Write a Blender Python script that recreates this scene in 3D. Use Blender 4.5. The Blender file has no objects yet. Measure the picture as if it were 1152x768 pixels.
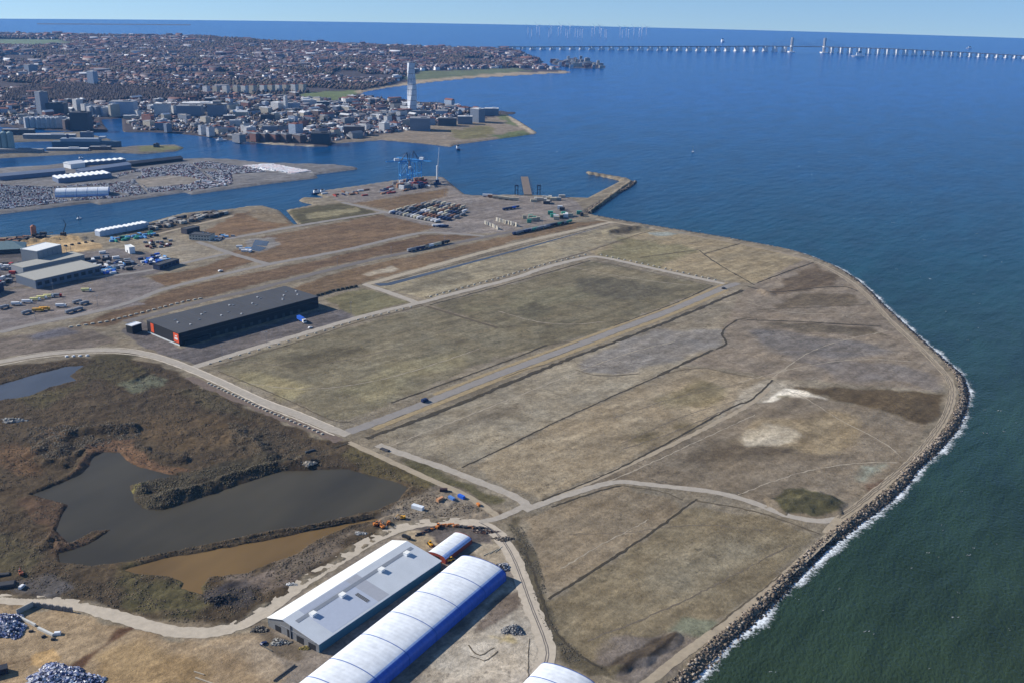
import bpy, bmesh, math, random
import numpy as np
from math import radians as R, sin, cos, pi
from mathutils import Matrix, Vector
random.seed(7); RNG = np.random.RandomState(11)

# ------------------------------------------------------------------ camera, sky, sun, exposure
CAM_H, FPX, PITCH, ROLL = 370.0, 1120.0, R(19.4), R(1.1)
scene = bpy.context.scene
COL = scene.collection
fwd = Vector((0, cos(PITCH), -sin(PITCH)))
_r = Vector((1, 0, 0)); _u = Vector((0, sin(PITCH), cos(PITCH)))
RT = _r*cos(ROLL) + _u*sin(ROLL); UP = -_r*sin(ROLL) + _u*cos(ROLL)
cd = bpy.data.cameras.new('camera'); cam = bpy.data.objects.new('camera', cd); COL.objects.link(cam)
cd.sensor_width = 36; cd.lens = 35.0; cd.clip_start = 1; cd.clip_end = 60000
m = Matrix((RT, UP, -fwd)).transposed().to_4x4(); m.translation = (0, 0, CAM_H)
cam.matrix_world = m
scene.camera = cam

SUN_EL = R(29.5); SH_AZ = R(105)            # direction in which shadows fall, measured from +Y towards +X
sun_from = Vector((-sin(SH_AZ)*cos(SUN_EL), -cos(SH_AZ)*cos(SUN_EL), sin(SUN_EL)))
sd_ = bpy.data.lights.new('sun', 'SUN'); sd_.energy = 5.0; sd_.angle = R(0.5); sd_.color = (1.0, 0.95, 0.87)
sun = bpy.data.objects.new('sun', sd_); COL.objects.link(sun)
sun.rotation_euler = sun_from.to_track_quat('Z', 'Y').to_euler()

w = bpy.data.worlds.new('World'); scene.world = w; w.use_nodes = True
nt = w.node_tree; nt.nodes.clear()
wo = nt.nodes.new('ShaderNodeOutputWorld'); bg = nt.nodes.new('ShaderNodeBackground')
sky = nt.nodes.new('ShaderNodeTexSky'); sky.sky_type = 'NISHITA'; sky.sun_disc = False
sky.sun_elevation = SUN_EL; sky.sun_rotation = math.atan2(sun_from.x, sun_from.y)
sky.altitude = 0; sky.air_density = 1.0; sky.dust_density = 0.05; sky.ozone_density = 5.5
# below the horizon the sky keeps its horizon colour
tc = nt.nodes.new('ShaderNodeTexCoord'); sx = nt.nodes.new('ShaderNodeSeparateXYZ'); cx_ = nt.nodes.new('ShaderNodeCombineXYZ')
mx = nt.nodes.new('ShaderNodeMath'); mx.operation = 'ADD'; mx.inputs[1].default_value = 0.085
mx2 = nt.nodes.new('ShaderNodeMath'); mx2.operation = 'MAXIMUM'; mx2.inputs[1].default_value = 0.02
nt.links.new(tc.outputs['Generated'], sx.inputs[0])
nt.links.new(sx.outputs[0], cx_.inputs[0]); nt.links.new(sx.outputs[1], cx_.inputs[1])
nt.links.new(sx.outputs[2], mx.inputs[0]); nt.links.new(mx.outputs[0], mx2.inputs[0]); nt.links.new(mx2.outputs[0], cx_.inputs[2])
nt.links.new(cx_.outputs[0], sky.inputs['Vector'])
nt.links.new(sky.outputs[0], bg.inputs[0]); bg.inputs[1].default_value = 0.10
nt.links.new(bg.outputs[0], wo.inputs[0])
vs = scene.view_settings
scene.display_settings.display_device = 'sRGB'
vs.view_transform = 'Standard'; vs.look = 'None'; vs.exposure = 0.38; vs.gamma = 1; vs.use_curve_mapping = False
scene.cycles.max_bounces = 5; scene.cycles.volume_bounces = 1; scene.cycles.diffuse_bounces = 2
scene.cycles.use_denoising = True

# ------------------------------------------------------------------ helpers
LZ = 2.5                                   # level of the reclaimed land above the sea
def G(px, py, z=0.0):
    """the point of the level z seen at that place of the 1152x768 photograph"""
    d = fwd*FPX + RT*(px-576.0) + UP*(384.0-py)
    t = (z-CAM_H)/d.z
    return (d.x*t, d.y*t)
def L(px, py): return G(px, py, LZ)
def Ls(pts, z=LZ): return [G(a, b, z) for a, b in pts]
def srgb(r, g, b):
    f = lambda c: (c/255)/12.92 if c <= 10 else (((c/255)+0.055)/1.055)**2.4
    return (f(r), f(g), f(b))
KALB = 1.22
def alb(r, g, b, k=1.0):
    g0 = 0.3*r+0.59*g+0.11*b; r, g, b = (g0+(c-g0)*0.84 for c in (r, g, b))
    return tuple(min(0.85, c*KALB*k*q) for c, q in zip(srgb(r, g, b), (1.03, .99, .94)))

def tag(o, label=None, cat=None, group=None, kind=None):
    if label: o['label'] = label
    if cat: o['category'] = cat
    if group: o['group'] = group
    if kind: o['kind'] = kind
    return o

_M = {}
def mat(name, col, rough=0.8, metal=0.0, var=0.18, scale=0.4, bump=0.0, spec=0.3, emit=None, streak=None):
    if name in _M: return _M[name]
    mt = bpy.data.materials.new(name); mt.use_nodes = True
    n = mt.node_tree; b = n.nodes['Principled BSDF']
    b.inputs['Roughness'].default_value = rough; b.inputs['Metallic'].default_value = metal
    b.inputs['Specular IOR Level'].default_value = spec
    t = n.nodes.new('ShaderNodeTexCoord'); no = n.nodes.new('ShaderNodeTexNoise')
    no.inputs['Scale'].default_value = scale; no.inputs['Detail'].default_value = 6; no.inputs['Roughness'].default_value = 0.65
    if streak:
        mp = n.nodes.new('ShaderNodeMapping'); mp.inputs['Scale'].default_value = streak
        n.links.new(t.outputs['Object'], mp.inputs[0]); n.links.new(mp.outputs[0], no.inputs['Vector'])
    else: n.links.new(t.outputs['Object'], no.inputs['Vector'])
    mr = n.nodes.new('ShaderNodeMapRange'); mr.inputs[1].default_value = 0.25; mr.inputs[2].default_value = 0.75
    mr.inputs[3].default_value = 1-var; mr.inputs[4].default_value = 1+var
    mu = n.nodes.new('ShaderNodeVectorMath'); mu.operation = 'MULTIPLY'; mu.inputs[0].default_value = col[:3]
    n.links.new(no.outputs[0], mr.inputs[0]); n.links.new(mr.outputs[0], mu.inputs[1]); n.links.new(mu.outputs[0], b.inputs['Base Color'])
    if bump:
        bp = n.nodes.new('ShaderNodeBump'); bp.inputs['Strength'].default_value = 1; bp.inputs['Distance'].default_value = bump
        n.links.new(no.outputs[0], bp.inputs['Height']); n.links.new(bp.outputs[0], b.inputs['Normal'])
    _M[name] = mt
    return mt
def vmat(name, rough=0.85, attr='tint'):
    """takes the colour of each face from the mesh: many differently painted pieces in one mass"""
    if name in _M: return _M[name]
    mt = bpy.data.materials.new(name); mt.use_nodes = True
    n = mt.node_tree; b = n.nodes['Principled BSDF']; b.inputs['Roughness'].default_value = rough
    b.inputs['Specular IOR Level'].default_value = 0.2
    a = n.nodes.new('ShaderNodeAttribute'); a.attribute_name = attr
    n.links.new(a.outputs['Color'], b.inputs['Base Color']); _M[name] = mt
    return mt

class MB:
    """collects shapes and links them as ONE mesh object"""
    def __init__(s): s.v = []; s.f = []; s.m = []; s.mats = []; s.c = []
    def mi(s, m):
        if m not in s.mats: s.mats.append(m)
        return s.mats.index(m)
    def add(s, vs, fs, m, tint=None):
        k = len(s.v); s.v += [tuple(v) for v in vs]; i = s.mi(m)
        for f in fs: s.f.append([k+j for j in f]); s.m.append(i); s.c.append(tint)
    def prism(s, poly, z0, z1, m, top=None, tint=None, toptint=None):
        n = len(poly)
        a = sum(poly[i][0]*poly[(i+1) % n][1]-poly[(i+1) % n][0]*poly[i][1] for i in range(n))
        if a < 0: poly = poly[::-1]
        vs = [(p[0], p[1], z0) for p in poly]+[(p[0], p[1], z1) for p in poly]
        s.add(vs, [[i, (i+1) % n, n+(i+1) % n, n+i] for i in range(n)], m, tint)
        s.add(vs, [list(range(n, 2*n)), list(range(n))[::-1]], top or m, toptint or tint)
    def box(s, cx, cy, z0, lx, ly, h, m, rz=0.0, top=None, tint=None, toptint=None):
        c, q = cos(rz), sin(rz)
        P = [(cx+c*a-q*b, cy+q*a+c*b) for a, b in ((-lx/2, -ly/2), (lx/2, -ly/2), (lx/2, ly/2), (-lx/2, ly/2))]
        s.prism(P, z0, z0+h, m, top, tint, toptint)
    def rod(s, p, q, r, m, n=6, r2=None):
        p = Vector(p); q = Vector(q); d = (q-p)
        if d.length < 1e-6: return
        u = d.orthogonal().normalized(); v = d.normalized().cross(u); r2 = r if r2 is None else r2
        vs = [p+(u*cos(2*pi*i/n)+v*sin(2*pi*i/n))*r for i in range(n)]+[q+(u*cos(2*pi*i/n)+v*sin(2*pi*i/n))*r2 for i in range(n)]
        s.add(vs, [[i, (i+1) % n, n+(i+1) % n, n+i] for i in range(n)]+[list(range(n))[::-1], list(range(n, 2*n))], m)
    def build(s, name, parent=None, loc=None, smooth=False):
        me = bpy.data.meshes.new(name)
        me.from_pydata(s.v, [], s.f); me.update()
        for mm in s.mats: me.materials.append(mm)
        me.polygons.foreach_set('material_index', s.m)
        if any(c is not None for c in s.c):
            at = me.attributes.new('tint', 'FLOAT_COLOR', 'CORNER')
            arr = np.ones((len(me.loops), 4), np.float32)
            tot = np.array([len(f) for f in s.f]); cols = np.array([(c or (0.5, 0.5, 0.5)) for c in s.c], np.float32)
            arr[:, :3] = np.repeat(cols, tot, axis=0); at.data.foreach_set('color', arr.ravel())
        if smooth: me.polygons.foreach_set('use_smooth', [True]*len(me.polygons))
        o = bpy.data.objects.new(name, me); COL.objects.link(o)
        if parent: o.parent = parent
        if loc: o.location = loc
        return o
def empty(name, loc, rz=0.0):
    e = bpy.data.objects.new(name, None); e.empty_display_size = 1
    COL.objects.link(e); e.location = loc; e.rotation_euler = (0, 0, rz)
    return e
def dup(root, loc, rz=0.0, label=None, scale=None, material=None):
    r = root.copy(); COL.objects.link(r); r.location = loc; r.rotation_euler = (0, 0, rz)
    if label: r['label'] = label
    if scale: r.scale = scale
    for ch in root.children:
        c = ch.copy(); COL.objects.link(c); c.parent = r
        for g in ch.children:
            d = g.copy(); COL.objects.link(d); d.parent = c
    return r

def inpoly(x, y, poly):
    P = np.array(poly); ins = np.zeros(x.shape, bool); n = len(P)
    for i in range(n):
        x1, y1 = P[i]; x2, y2 = P[(i+1) % n]
        if y1 == y2: continue
        c = ((y1 > y) != (y2 > y)) & (x < (x2-x1)*(y-y1)/(y2-y1)+x1)
        ins ^= c
    return ins
def segd(x, y, pts, closed=False):
    d = np.full(x.shape, 1e18); P = list(pts)
    if closed: P = P+[P[0]]
    for (x1, y1), (x2, y2) in zip(P[:-1], P[1:]):
        dx, dy = x2-x1, y2-y1; l2 = dx*dx+dy*dy+1e-9
        t = np.clip(((x-x1)*dx+(y-y1)*dy)/l2, 0, 1)
        d = np.minimum(d, (x-x1-t*dx)**2+(y-y1-t*dy)**2)
    return np.sqrt(d)
def sdist(x, y, poly):
    d = segd(x, y, poly, True); return np.where(inpoly(x, y, poly), d, -d)
def smooth_line(pts, it=2):
    for _ in range(it):
        q = [pts[0]]
        for a, b in zip(pts[:-1], pts[1:]):
            q += [(a[0]*.75+b[0]*.25, a[1]*.75+b[1]*.25), (a[0]*.25+b[0]*.75, a[1]*.25+b[1]*.75)]
        pts = q+[pts[-1]]
    return pts
def vnoise(x, y, s, seed=0):
    """value noise used for uneven edges and heights"""
    rs = np.random.RandomState(seed); T = rs.rand(256, 256)
    X = x/s+100.3; Y = y/s+57.7
    xi = np.floor(X).astype(int); yi = np.floor(Y).astype(int); fx = X-xi; fy = Y-yi
    fx = fx*fx*(3-2*fx); fy = fy*fy*(3-2*fy)
    a = T[xi % 256, yi % 256]; b = T[(xi+1) % 256, yi % 256]; c = T[xi % 256, (yi+1) % 256]; d = T[(xi+1) % 256, (yi+1) % 256]
    return (a*(1-fx)+b*fx)*(1-fy)+(c*(1-fx)+d*fx)*fy

# ------------------------------------------------------------------ outlines of the land
COAST = [(-300,300),(-60,278),(0,268),(38,265),(52,265),(70,265),(109,261),(130,255),(163,252),(192,244),(208,240),(234,238),(260,236),(280,232.5),
 (296,232),(314,237),(331,253),(335,253),(322,237),(353,231),(340,228),(336,226),(340,223),(366,223),(355,219),(361,215.5),(400,210),(441,204),(478,199),(499,200),
 (523,219.5),(543,221),(580,219.5),(612,221),(635,223),(661,223),(698,204),(659,195),(660,193),(706,201),(713.6,205),(708,209),(664,236),(659,240),
 (674.5,244),(695,248),(742,256),(805,266),(852,274.5),(891,282),(922,292),(951,305.5),(977,325),(992.6,342),(1024,370.6),(1044.7,389),(1071,412),
 (1084,423),(1090,442),(1088,460),(1078.5,481),(1060,504),(1034,527.6),(1018.7,548),(998,567),(974,585),(956,598),(932,617.5),(906,643.5),(880,669.6),
 (854,695.6),(823,721.6),(797,747.7),(778.6,768),(740,805),(700,850),(690,1000),(-500,1000)]
CARS_LAND = [(-200,262),(0,241.6),(104,228.6),(112,231),(208,217),(216,219.5),(299.5,207.8),(358,200.7),(355.5,197),(402,191),(402,188.7),(376,185.6),(295.6,183.5),
 (260,179.7),(232,178.5),(182,179.7),(135,182),(83,184),(0,190),(-200,200)]
PIER_C = [(-200,190),(0,178.4),(125,172),(161,173.7),(198,170.6),(208,166.7),(198,163.5),(167,164),(125,166.7),(60,171),(0,174),(-200,182)]
PIER_E = [(-200,160),(8,151),(60,150),(100,148.5),(104,152),(125,157),(124,159.3),(60,159.5),(10,160.5),(-200,176)]
CITY = [(-500,150),(0,143),(40,146),(60,147.5),(100,147.5),(104,150),(120,149),(122,147),(116,140),(114,134.5),(137,133.5),(138,148),(140,149),(180,149.5),(198,150.5),
 (230,154),(255,158),(280,160),(306,163),(345,165),(368.5,165.5),(376,161.6),(388,161),(404,160),(430,158),(479,162.4),(507,165.6),(512,163.3),(559,157),(602,151),
 (604,149.4),(586.7,138),(571,129.4),(581.5,128),(580,126.8),(560.6,125),(531,120.8),(503,116.4),(472,114.7),(437,113),(426,112),(405,107),(410,103.6),(436,99),
 (460,96),(488,92.4),(527,88.5),(579.5,85.4),(625,82.8),(646,82.5),(633,79),(606,75),(612,69),(600,66),(596,61),(575,57),(545,54),(462,53),(384,50.8),(299,47),
 (226,42),(120,40),(0,39),(-500,33)]
LIMHAMN = [(617,69),(640,67),(655,67.5),(668,70),(681,74.5),(681,77),(660,77.5),(640,76.5),(622,73)]
FARLAND = [(40,27.2),(90,26.3),(165,26.8),(240,28),(170,28.6),(90,28.2)]
LANDS = [(COAST, 'near'), (CARS_LAND, 'cars'), (PIER_C, 'pier'), (PIER_E, 'pier'), (CITY, 'city'), (LIMHAMN, 'city'), (FARLAND, 'far')]

POND1 = [(104,512),(117,506.7),(135,506.7),(146,519.7),(177,529),(200.5,534),(175,537),(146,544.5),(151,562.7),(165,571),(182,572),(212,563),(290,537),(314,529),(368.5,526),
 (392,526),(410,531.5),(452,542),(459.7,547),(446.7,561.4),(426,571),(407.6,575),(358,586.5),(299.5,596),(280,600.5),(213.5,614),(130,631.5),(104,634),(68,630.5),(65,621),
 (99,610.5),(125,593.5),(104,595.6),(78,608.7),(62.5,594),(70,578),(78,566),(36.5,555),(67.7,542),(91,531.5),(101.6,521)]
POND2 = [(140.6,639.6),(182,627),(234,618.5),(299.5,606),(358,594),(441,578.5),(430,581.5),(392,590),(358,604.5),(332,622.7),(306,630.5),(280,642),(234,648.7),(226.6,659),(229,668),
 (203,660.5),(208,654),(187.5,646),(156,643.5)]
POND3 = [(-40,436),(0,432),(34,422),(73,411.7),(96,410),(86,415.6),(78,422),(86,427),(57,434),(34,444),(0,449.4),(-40,454)]
PUDDLES = [[(287,270),(303,272),(300,277),(284,276)], [(285,276),(300,279),(292,283),(280,281)], [(420,319.5),(436,318.6),(507,300.5),(579.5,281.5),(687,252.6),(579.5,283.2),(507,302.5),(440,321),(428,322)]]

# ------------------------------------------------------------------ soil: what grows or lies on each piece of ground (outline in the photo, colour as lit, softness in m)
PAINT = [
 ('near', None, (120,110,92), 0),
 ('cars', None, (106,104,104), 0), ('pier', None, (104,98,88), 0), ('city', None, (70,64,66), 0), ('far', None, (90,90,90), 0),
 # city side
 (0, [(328,107),(353,103.7),(397,101.7),(405,109.5),(389,114),(340,112)], (92,104,62), 15),
 (0, [(400,103),(440,96.5),(480,88),(560,82),(640,80.5),(640,84),(560,86.5),(488,93),(436,99.6),(405,106)], (150,134,108), 8),
 (0, [(472,80.7),(520,79),(580,77),(600,80),(560,82.5),(500,88),(470,90),(450,90)], (92,100,66), 20),
 (0, [(-60,43),(70,45),(90,50),(40,53),(-60,52)], (100,118,88), 60),
 (0, [(60,47),(160,50),(150,53),(70,52)], (96,108,84), 60),
 (0, [(195,68),(180,62),(181,62),(202,70)], (150,140,130), 10),
 (0, [(370,161),(420,152),(440,150),(485,141),(545,134),(571,130),(604,150),(507,166),(430,160)], (122,110,94), 8),
 (0, [(508,147),(545,142),(560,146),(548,155),(520,157),(508,153)], (104,98,62), 12),
 (0, [(560,130),(571,129.4),(590,143),(575,142)], (92,100,58), 8), (0, [(552,153),(590,146),(598,151),(565,156)], (88,98,58), 8),
 (0, [(575,131),(604,149),(600,151),(585,143),(570,131)], (158,144,120), 4),
 (0, [(138,148),(255,157),(345,163.5),(372,164),(345,166),(255,159.5)], (150,138,118), 3),
 (0, [(155,165),(196,164.5),(205,167),(190,169),(158,171)], (104,104,66), 6),
 (0, [(272,187),(305,184.5),(350,193),(330,196),(290,190)], (240,228,222), 5),
 # terminal island ground
 (0, [(150,203),(190,198),(230,200),(210,208),(160,211)], (122,115,106), 5),
 # harbour area of the near land
 (0, [(361,215.5),(441,204),(478,199),(500,200),(523,219.5),(640,222),(660,238),(640,246),(560,262),(500,264),(478,258),(430,241),(440,236),(500,222),(505,212),(400,229),(378,226)], (116,108,102), 3),
 (0, [(398,229),(505,212),(502,221),(440,237)], (104,84,60), 3),
 (0, [(322,238),(353,232),(385,229),(432,241),(340,255)], (82,76,52), 3),
 (0, [(342,241),(400,234),(408,238),(350,247)], (122,114,84), 3),
 (0, [(225,262),(270,240),(300,238),(331,253),(300,260),(235,271)], (112,88,62), 4),
 (0, [(280,234),(315,240),(325,252),(300,250),(278,242)], (120,106,84), 3),
 (0, [(130,258),(190,248),(262,238),(255,243),(190,262),(150,268)], (84,76,64), 4),
 (0, [(262,284),(290,268),(426,242),(492,256),(384,282),(300,296)], (106,85,62), 3),
 (0, [(280,268),(310,268),(314,276),(292,284),(276,279)], (116,112,108), 3),
 (0, [(85,366),(156,341),(182,329),(234,317),(384,287),(478,264),(543,266),(504,273),(384,297),(234,334),(165,352),(120,368)], (98,78,57), 3),
 (0, [(170,312),(232,300),(262,288),(292,293),(234,311),(185,323)], (102,80,57), 3),
 (0, [(300,335),(384,305),(504,280),(640,251),(690,248),(579,271.5),(462,304),(410,318),(360,332)], (106,86,62), 3),
 (0, [(405,309),(440,300),(450,303),(412,313)], (140,130,112), 4),
 (0, [(-80,330),(0,326),(110,318),(150,306),(185,322),(155,338),(165,343),(110,351),(0,374),(-80,392)], (112,104,100), 2),
 (0, [(-80,392),(90,366),(135,386),(100,391),(0,403),(-80,414)], (100,90,80), 4),
 (0, [(20,378),(70,371),(85,375),(40,383)], (86,84,90), 8),
 (0, [(135,372),(160,360),(202,392),(360,349),(388,348),(400,357),(222,411),(195,402),(160,391)], (92,86,84), 2),
 (0, [(12,275),(52,269),(73,266),(111,274),(115,279),(60,289),(30,286)], (160,134,94), 3),
 (0, [(60,290),(110,281),(160,270),(225,262),(225,275),(160,281),(60,296)], (128,118,100), 3),
 (0, [(-60,280),(12,275),(30,287),(0,330),(-60,330)], (70,66,66), 4),
 (0, [(0,292),(130,280),(162,283),(205,297),(170,310),(110,318),(0,326)], (98,92,90), 4),
 (0, [(162.5,281),(192.5,274),(211,273),(257.6,284.7),(208,296)], (136,126,108), 3),
 (0, [(365,336),(410,324),(462,340),(400,356),(388,350)], (104,98,70), 3),
 # the big reclaimed fields
 (0, [(425,323),(560,288),(690,254.5),(735,258),(660,282),(560,312),(478,337)], (132,122,98), 3),
 (0, [(427,327),(500,305),(530,310),(470,332)], (112,104,84), 12),
 (0, [(720,262),(742,258),(855,277),(905,292),(850,319),(830,318),(672,289),(665,283)], (134,120,92), 3),
 (0, [(672,287),(700,268),(760,275),(790,285),(740,300)], (116,108,78), 10),
 (0, [(680,263),(700,253),(725,257),(700,265)], (84,76,62), 5),
 (0, [(729,262),(760,260),(775,263),(740,266)], (128,134,128), 4),
 (0, [(485,344),(580,319),(668,294),(802,321.5),(688,369),(614,389),(560,403),(555,366)], (104,96,74), 3),
 (0, [(242,414),(300,393),(478,345),(553,366),(600,385),(560,401),(446,449),(395,473),(376,474),(330,450)], (110,102,80), 3),
 (0, [(255,420),(290,412),(350,440),(330,450)], (126,116,84), 10), (0, [(300,412),(360,398),(450,370),(470,362),(400,395),(330,420)], (88,80,60), 10),
 (0, [(380,440),(440,410),(520,395),(500,420),(420,450)], (122,114,86), 14),
 (0, [(520,350),(620,325),(660,330),(600,352)], (110,104,80), 16), (0, [(560,350),(600,340),(640,352),(600,370)], (92,86,66), 16),
 (0, [(640,312),(720,318),(760,328),(700,338),(640,330)], (90,84,67), 14), (0, [(668,298),(740,311),(720,316),(650,306)], (118,108,84), 8),
 (0, [(425,489),(560,437),(646,402),(740,372),(815,368),(800,392),(740,422),(625,473),(520,524),(480,512)], (134,124,104), 3),
 (0, [(650,402),(740,372),(812,372),(800,390),(740,414),(690,422),(655,418)], (120,114,106), 10),
 (0, [(440,500),(520,470),(600,445),(600,455),(500,490)], (118,108,90), 10),
 (0, [(530,523),(625,476),(770,411),(858,424),(840,452),(742,502),(610,560),(590,556)], (134,120,96), 3),
 (0, [(690,500),(720,482),(770,478),(740,495),(700,508)], (104,92,66), 12), (0, [(740,450),(790,430),(830,436),(790,455)], (116,104,76), 14),
 (0, [(836,327),(905,292),(940,306),(978,330),(1030,385),(1068,425),(1050,440),(960,432),(880,425),(770,409),(805,393),(820,386),(812,372)], (120,108,92), 3),
 (0, [(870,330),(900,305),(918,298),(945,312),(935,322),(880,330)], (94,80,62), 6),
 (0, [(876,344),(900,330),(960,332),(972,343),(930,345)], (96,84,66), 8),
 (0, [(850,372),(900,376),(960,385),(1010,395),(980,405),(900,398),(850,388)], (104,98,92), 14), (0, [(850,362),(985,368),(1000,378),(900,372)], (92,82,66), 6),
 (0, [(900,405),(1000,408),(1050,420),(1040,434),(950,425)], (110,102,94), 14),
 (0, [(845,430),(872,424),(898,434),(870,452),(842,470),(800,480)], (142,132,114), 5),
 (0, [(850,460),(866,446),(884,436),(908,440),(932,449),(915,454),(893,457),(868,463)], (205,196,178), 2), (0, [(868,443),(886,444),(892,446),(874,447)], (128,120,92), 3),
 (0, [(610,564),(742,506),(842,454),(895,445),(977,458),(1040,477),(1020,520),(960,566),(930,585),(880,578),(820,554),(700,541),(640,560)], (116,104,86), 4),
 (0, [(780,500),(850,470),(900,480),(960,490),(900,515),(820,520),(740,530)], (98,86,68), 18),
 (0, [(815,492),(850,468),(900,466),(945,466),(962,480),(950,500),(915,506),(860,502),(825,502)], (134,118,90), 12), (0, [(840,492),(866,478),(900,482),(905,490),(850,500)], (164,153,132), 7),
 (0, [(896,435),(951,435.5),(1063,443),(1057.7,460),(1039.5,475.5),(977,457),(938,449.5)], (86,72,50), 4),
 (0, [(960,520),(1000,515),(1010,525),(975,545),(960,540)], (126,128,112), 8), (0, [(975,545),(1000,535),(1003,540),(980,552)], (96,78,62), 4),
 (0, [(870,563),(885,551),(903,549),(930,556),(952,566),(938,574),(912,579),(885,574)], (74,70,46), 3),
 (0, [(592,583),(640,564),(698,548),(768,566),(740,596),(617,671),(600,630)], (124,110,88), 3),
 (0, [(617,678),(742,597),(776,571),(860,580),(918,600),(870,650),(795,708),(740,745),(660,748),(626,715)], (116,104,80), 3),
 (0, [(700,660),(760,620),(820,600),(860,620),(800,660),(730,680)], (124,114,92), 16),
 (0, [(750,715),(770,697),(800,700),(800,710),(770,716)], (104,106,86), 4),
 (0, [(690,715),(760,712),(790,722),(750,760),(700,765),(670,752)], (110,100,90), 4),
 (0, [(682,748),(720,728),(760,710),(764,716),(735,740),(700,757),(678,757)], (70,60,48), 2),
 (0, [(570,589),(582,583),(604,625),(614,668),(628,712),(660,742),(700,752),(690,764),(640,752),(612,706),(598,664),(588,625)], (86,78,60), 2),
 # wetland with the ponds
 (0, [(-100,414),(0,413),(96,401),(140,400),(180,410),(220,430),(300,467),(350,490),(400,500),(470,540),(560,577),(520,584),(450,588),(380,625),(300,678),(262,702),(200,706),(130,688),(60,672),(-100,668)], (72,60,43), 4),
 (0, [(100,400),(140,400),(170,415),(150,430),(110,428),(90,440),(50,455),(30,448),(60,436),(88,428),(96,412)], (74,66,42), 8),
 (0, [(136,432),(160,425),(172,420),(192,426),(185,434),(155,440)], (96,98,78), 4),
 (0, [(152,464),(250,462),(265,480),(265,500),(230,512),(180,510),(156,492)], (84,68,46), 10),
 (0, [(205,440),(230,440),(310,475),(290,480),(240,462)], (78,69,48), 10),
 (0, [(0,500),(40,498),(50,520),(40,535),(0,530)], (90,68,46), 8), (0, [(30,480),(70,474),(85,470),(80,478),(40,486)], (88,72,50), 4),
 (0, [(60,480),(78,484),(70,496),(50,490)], (92,72,50), 6),
 (0, [(100,500),(120,494),(150,492),(152,508),(178,524),(215,528),(218,534),(195,537),(175,534),(145,526),(135,509),(112,510),(104,516),(98,530),(70,545),(90,522)], (100,74,52), 3),
 (0, [(20,560),(60,556),(78,570),(70,590),(90,604),(125,590),(128,594),(96,612),(70,620),(62,600),(30,575)], (86,66,48), 5),
 (0, [(-40,600),(40,600),(50,630),(30,650),(-40,645)], (76,68,46), 8),
 (0, [(148,542),(180,536),(260,520),(300,512),(330,520),(250,545),(182,574),(160,572),(148,560)], (62,56,42), 3), (0, [(148,541),(165,538),(160,548),(150,552)], (112,104,50), 3),
 (0, [(150,640),(220,662),(240,680),(210,700),(150,680),(110,660),(120,645)], (76,70,44), 8),
 (0, [(30,650),(60,648),(75,660),(60,668),(10,668),(0,655)], (78,74,72), 6),
 (0, [(230,670),(260,655),(290,650),(300,655),(290,675),(260,685),(240,685)], (62,58,58), 5), (0, [(260,650),(330,630),(350,640),(300,672),(285,668)], (104,92,82), 6),
 (0, [(236,672),(250,666),(262,668),(260,680),(245,684)], (40,38,40), 2),
 (0, [(320,625),(400,590),(420,588),(400,604),(330,650),(300,665)], (98,86,72), 5),
 (0, [(395,500),(420,508),(500,545),(540,562),(505,556),(450,538),(410,530),(380,510)], (84,74,46), 5), (0, [(450,515),(480,522),(520,540),(565,562),(545,570),(500,550),(460,530)], (84,78,52), 4),
 (0, [(448,560),(500,545),(550,566),(556,582),(500,584),(460,588),(430,592),(420,582)], (112,102,88), 4),
 # works yards in the foreground
 (0, [(-100,690),(0,682),(60,684),(130,700),(170,712),(230,722),(280,712),(330,735),(345,770),(330,900),(-300,900)], (142,121,92), 4),
 (0, [(150,690),(240,718),(290,712),(330,740),(300,760),(240,740)], (146,130,108), 10), (0, [(100,735),(160,720),(250,740),(240,768),(120,768)], (146,120,82), 10),
 (0, [(52,770),(90,740),(118,722),(135,707),(152,703),(150,708),(130,720),(100,744),(75,765)], (92,66,46), 2),
 (0, [(0,748),(55,740),(60,728),(20,745),(0,745)], (110,88,64), 3), (0, [(40,735),(60,728),(72,738),(48,752),(30,748)], (166,134,88), 1),
 (0, [(300,690),(440,604),(470,592),(540,594),(570,620),(585,655),(560,700),(430,830),(330,830)], (122,112,100), 4),
 (0, [(455,592),(500,587),(548,596),(562,625),(530,610),(498,615),(470,602)], (88,80,74), 4), (0, [(455,594),(478,600),(494,612),(478,618),(452,606)], (150,134,108), 2),
 (0, [(530,612),(570,610),(582,640),(560,640)], (152,140,120), 4),
 (0, [(572,652),(590,658),(606,700),(620,738),(600,766),(560,900),(380,900),(450,780),(520,712)], (156,146,130), 3),
 (0, [(480,752),(540,716),(575,690),(590,700),(560,740),(520,770)], (166,158,144), 6), (0, [(556,716),(575,712),(578,722),(560,726)], (168,152,112), 2),
 (0, [(556,678),(585,660),(592,664),(585,680),(560,702),(535,708)], (104,92,80), 3), (0, [(286,700),(300,700),(350,740),(330,752),(290,715)], (104,92,76), 3),
]
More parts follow.
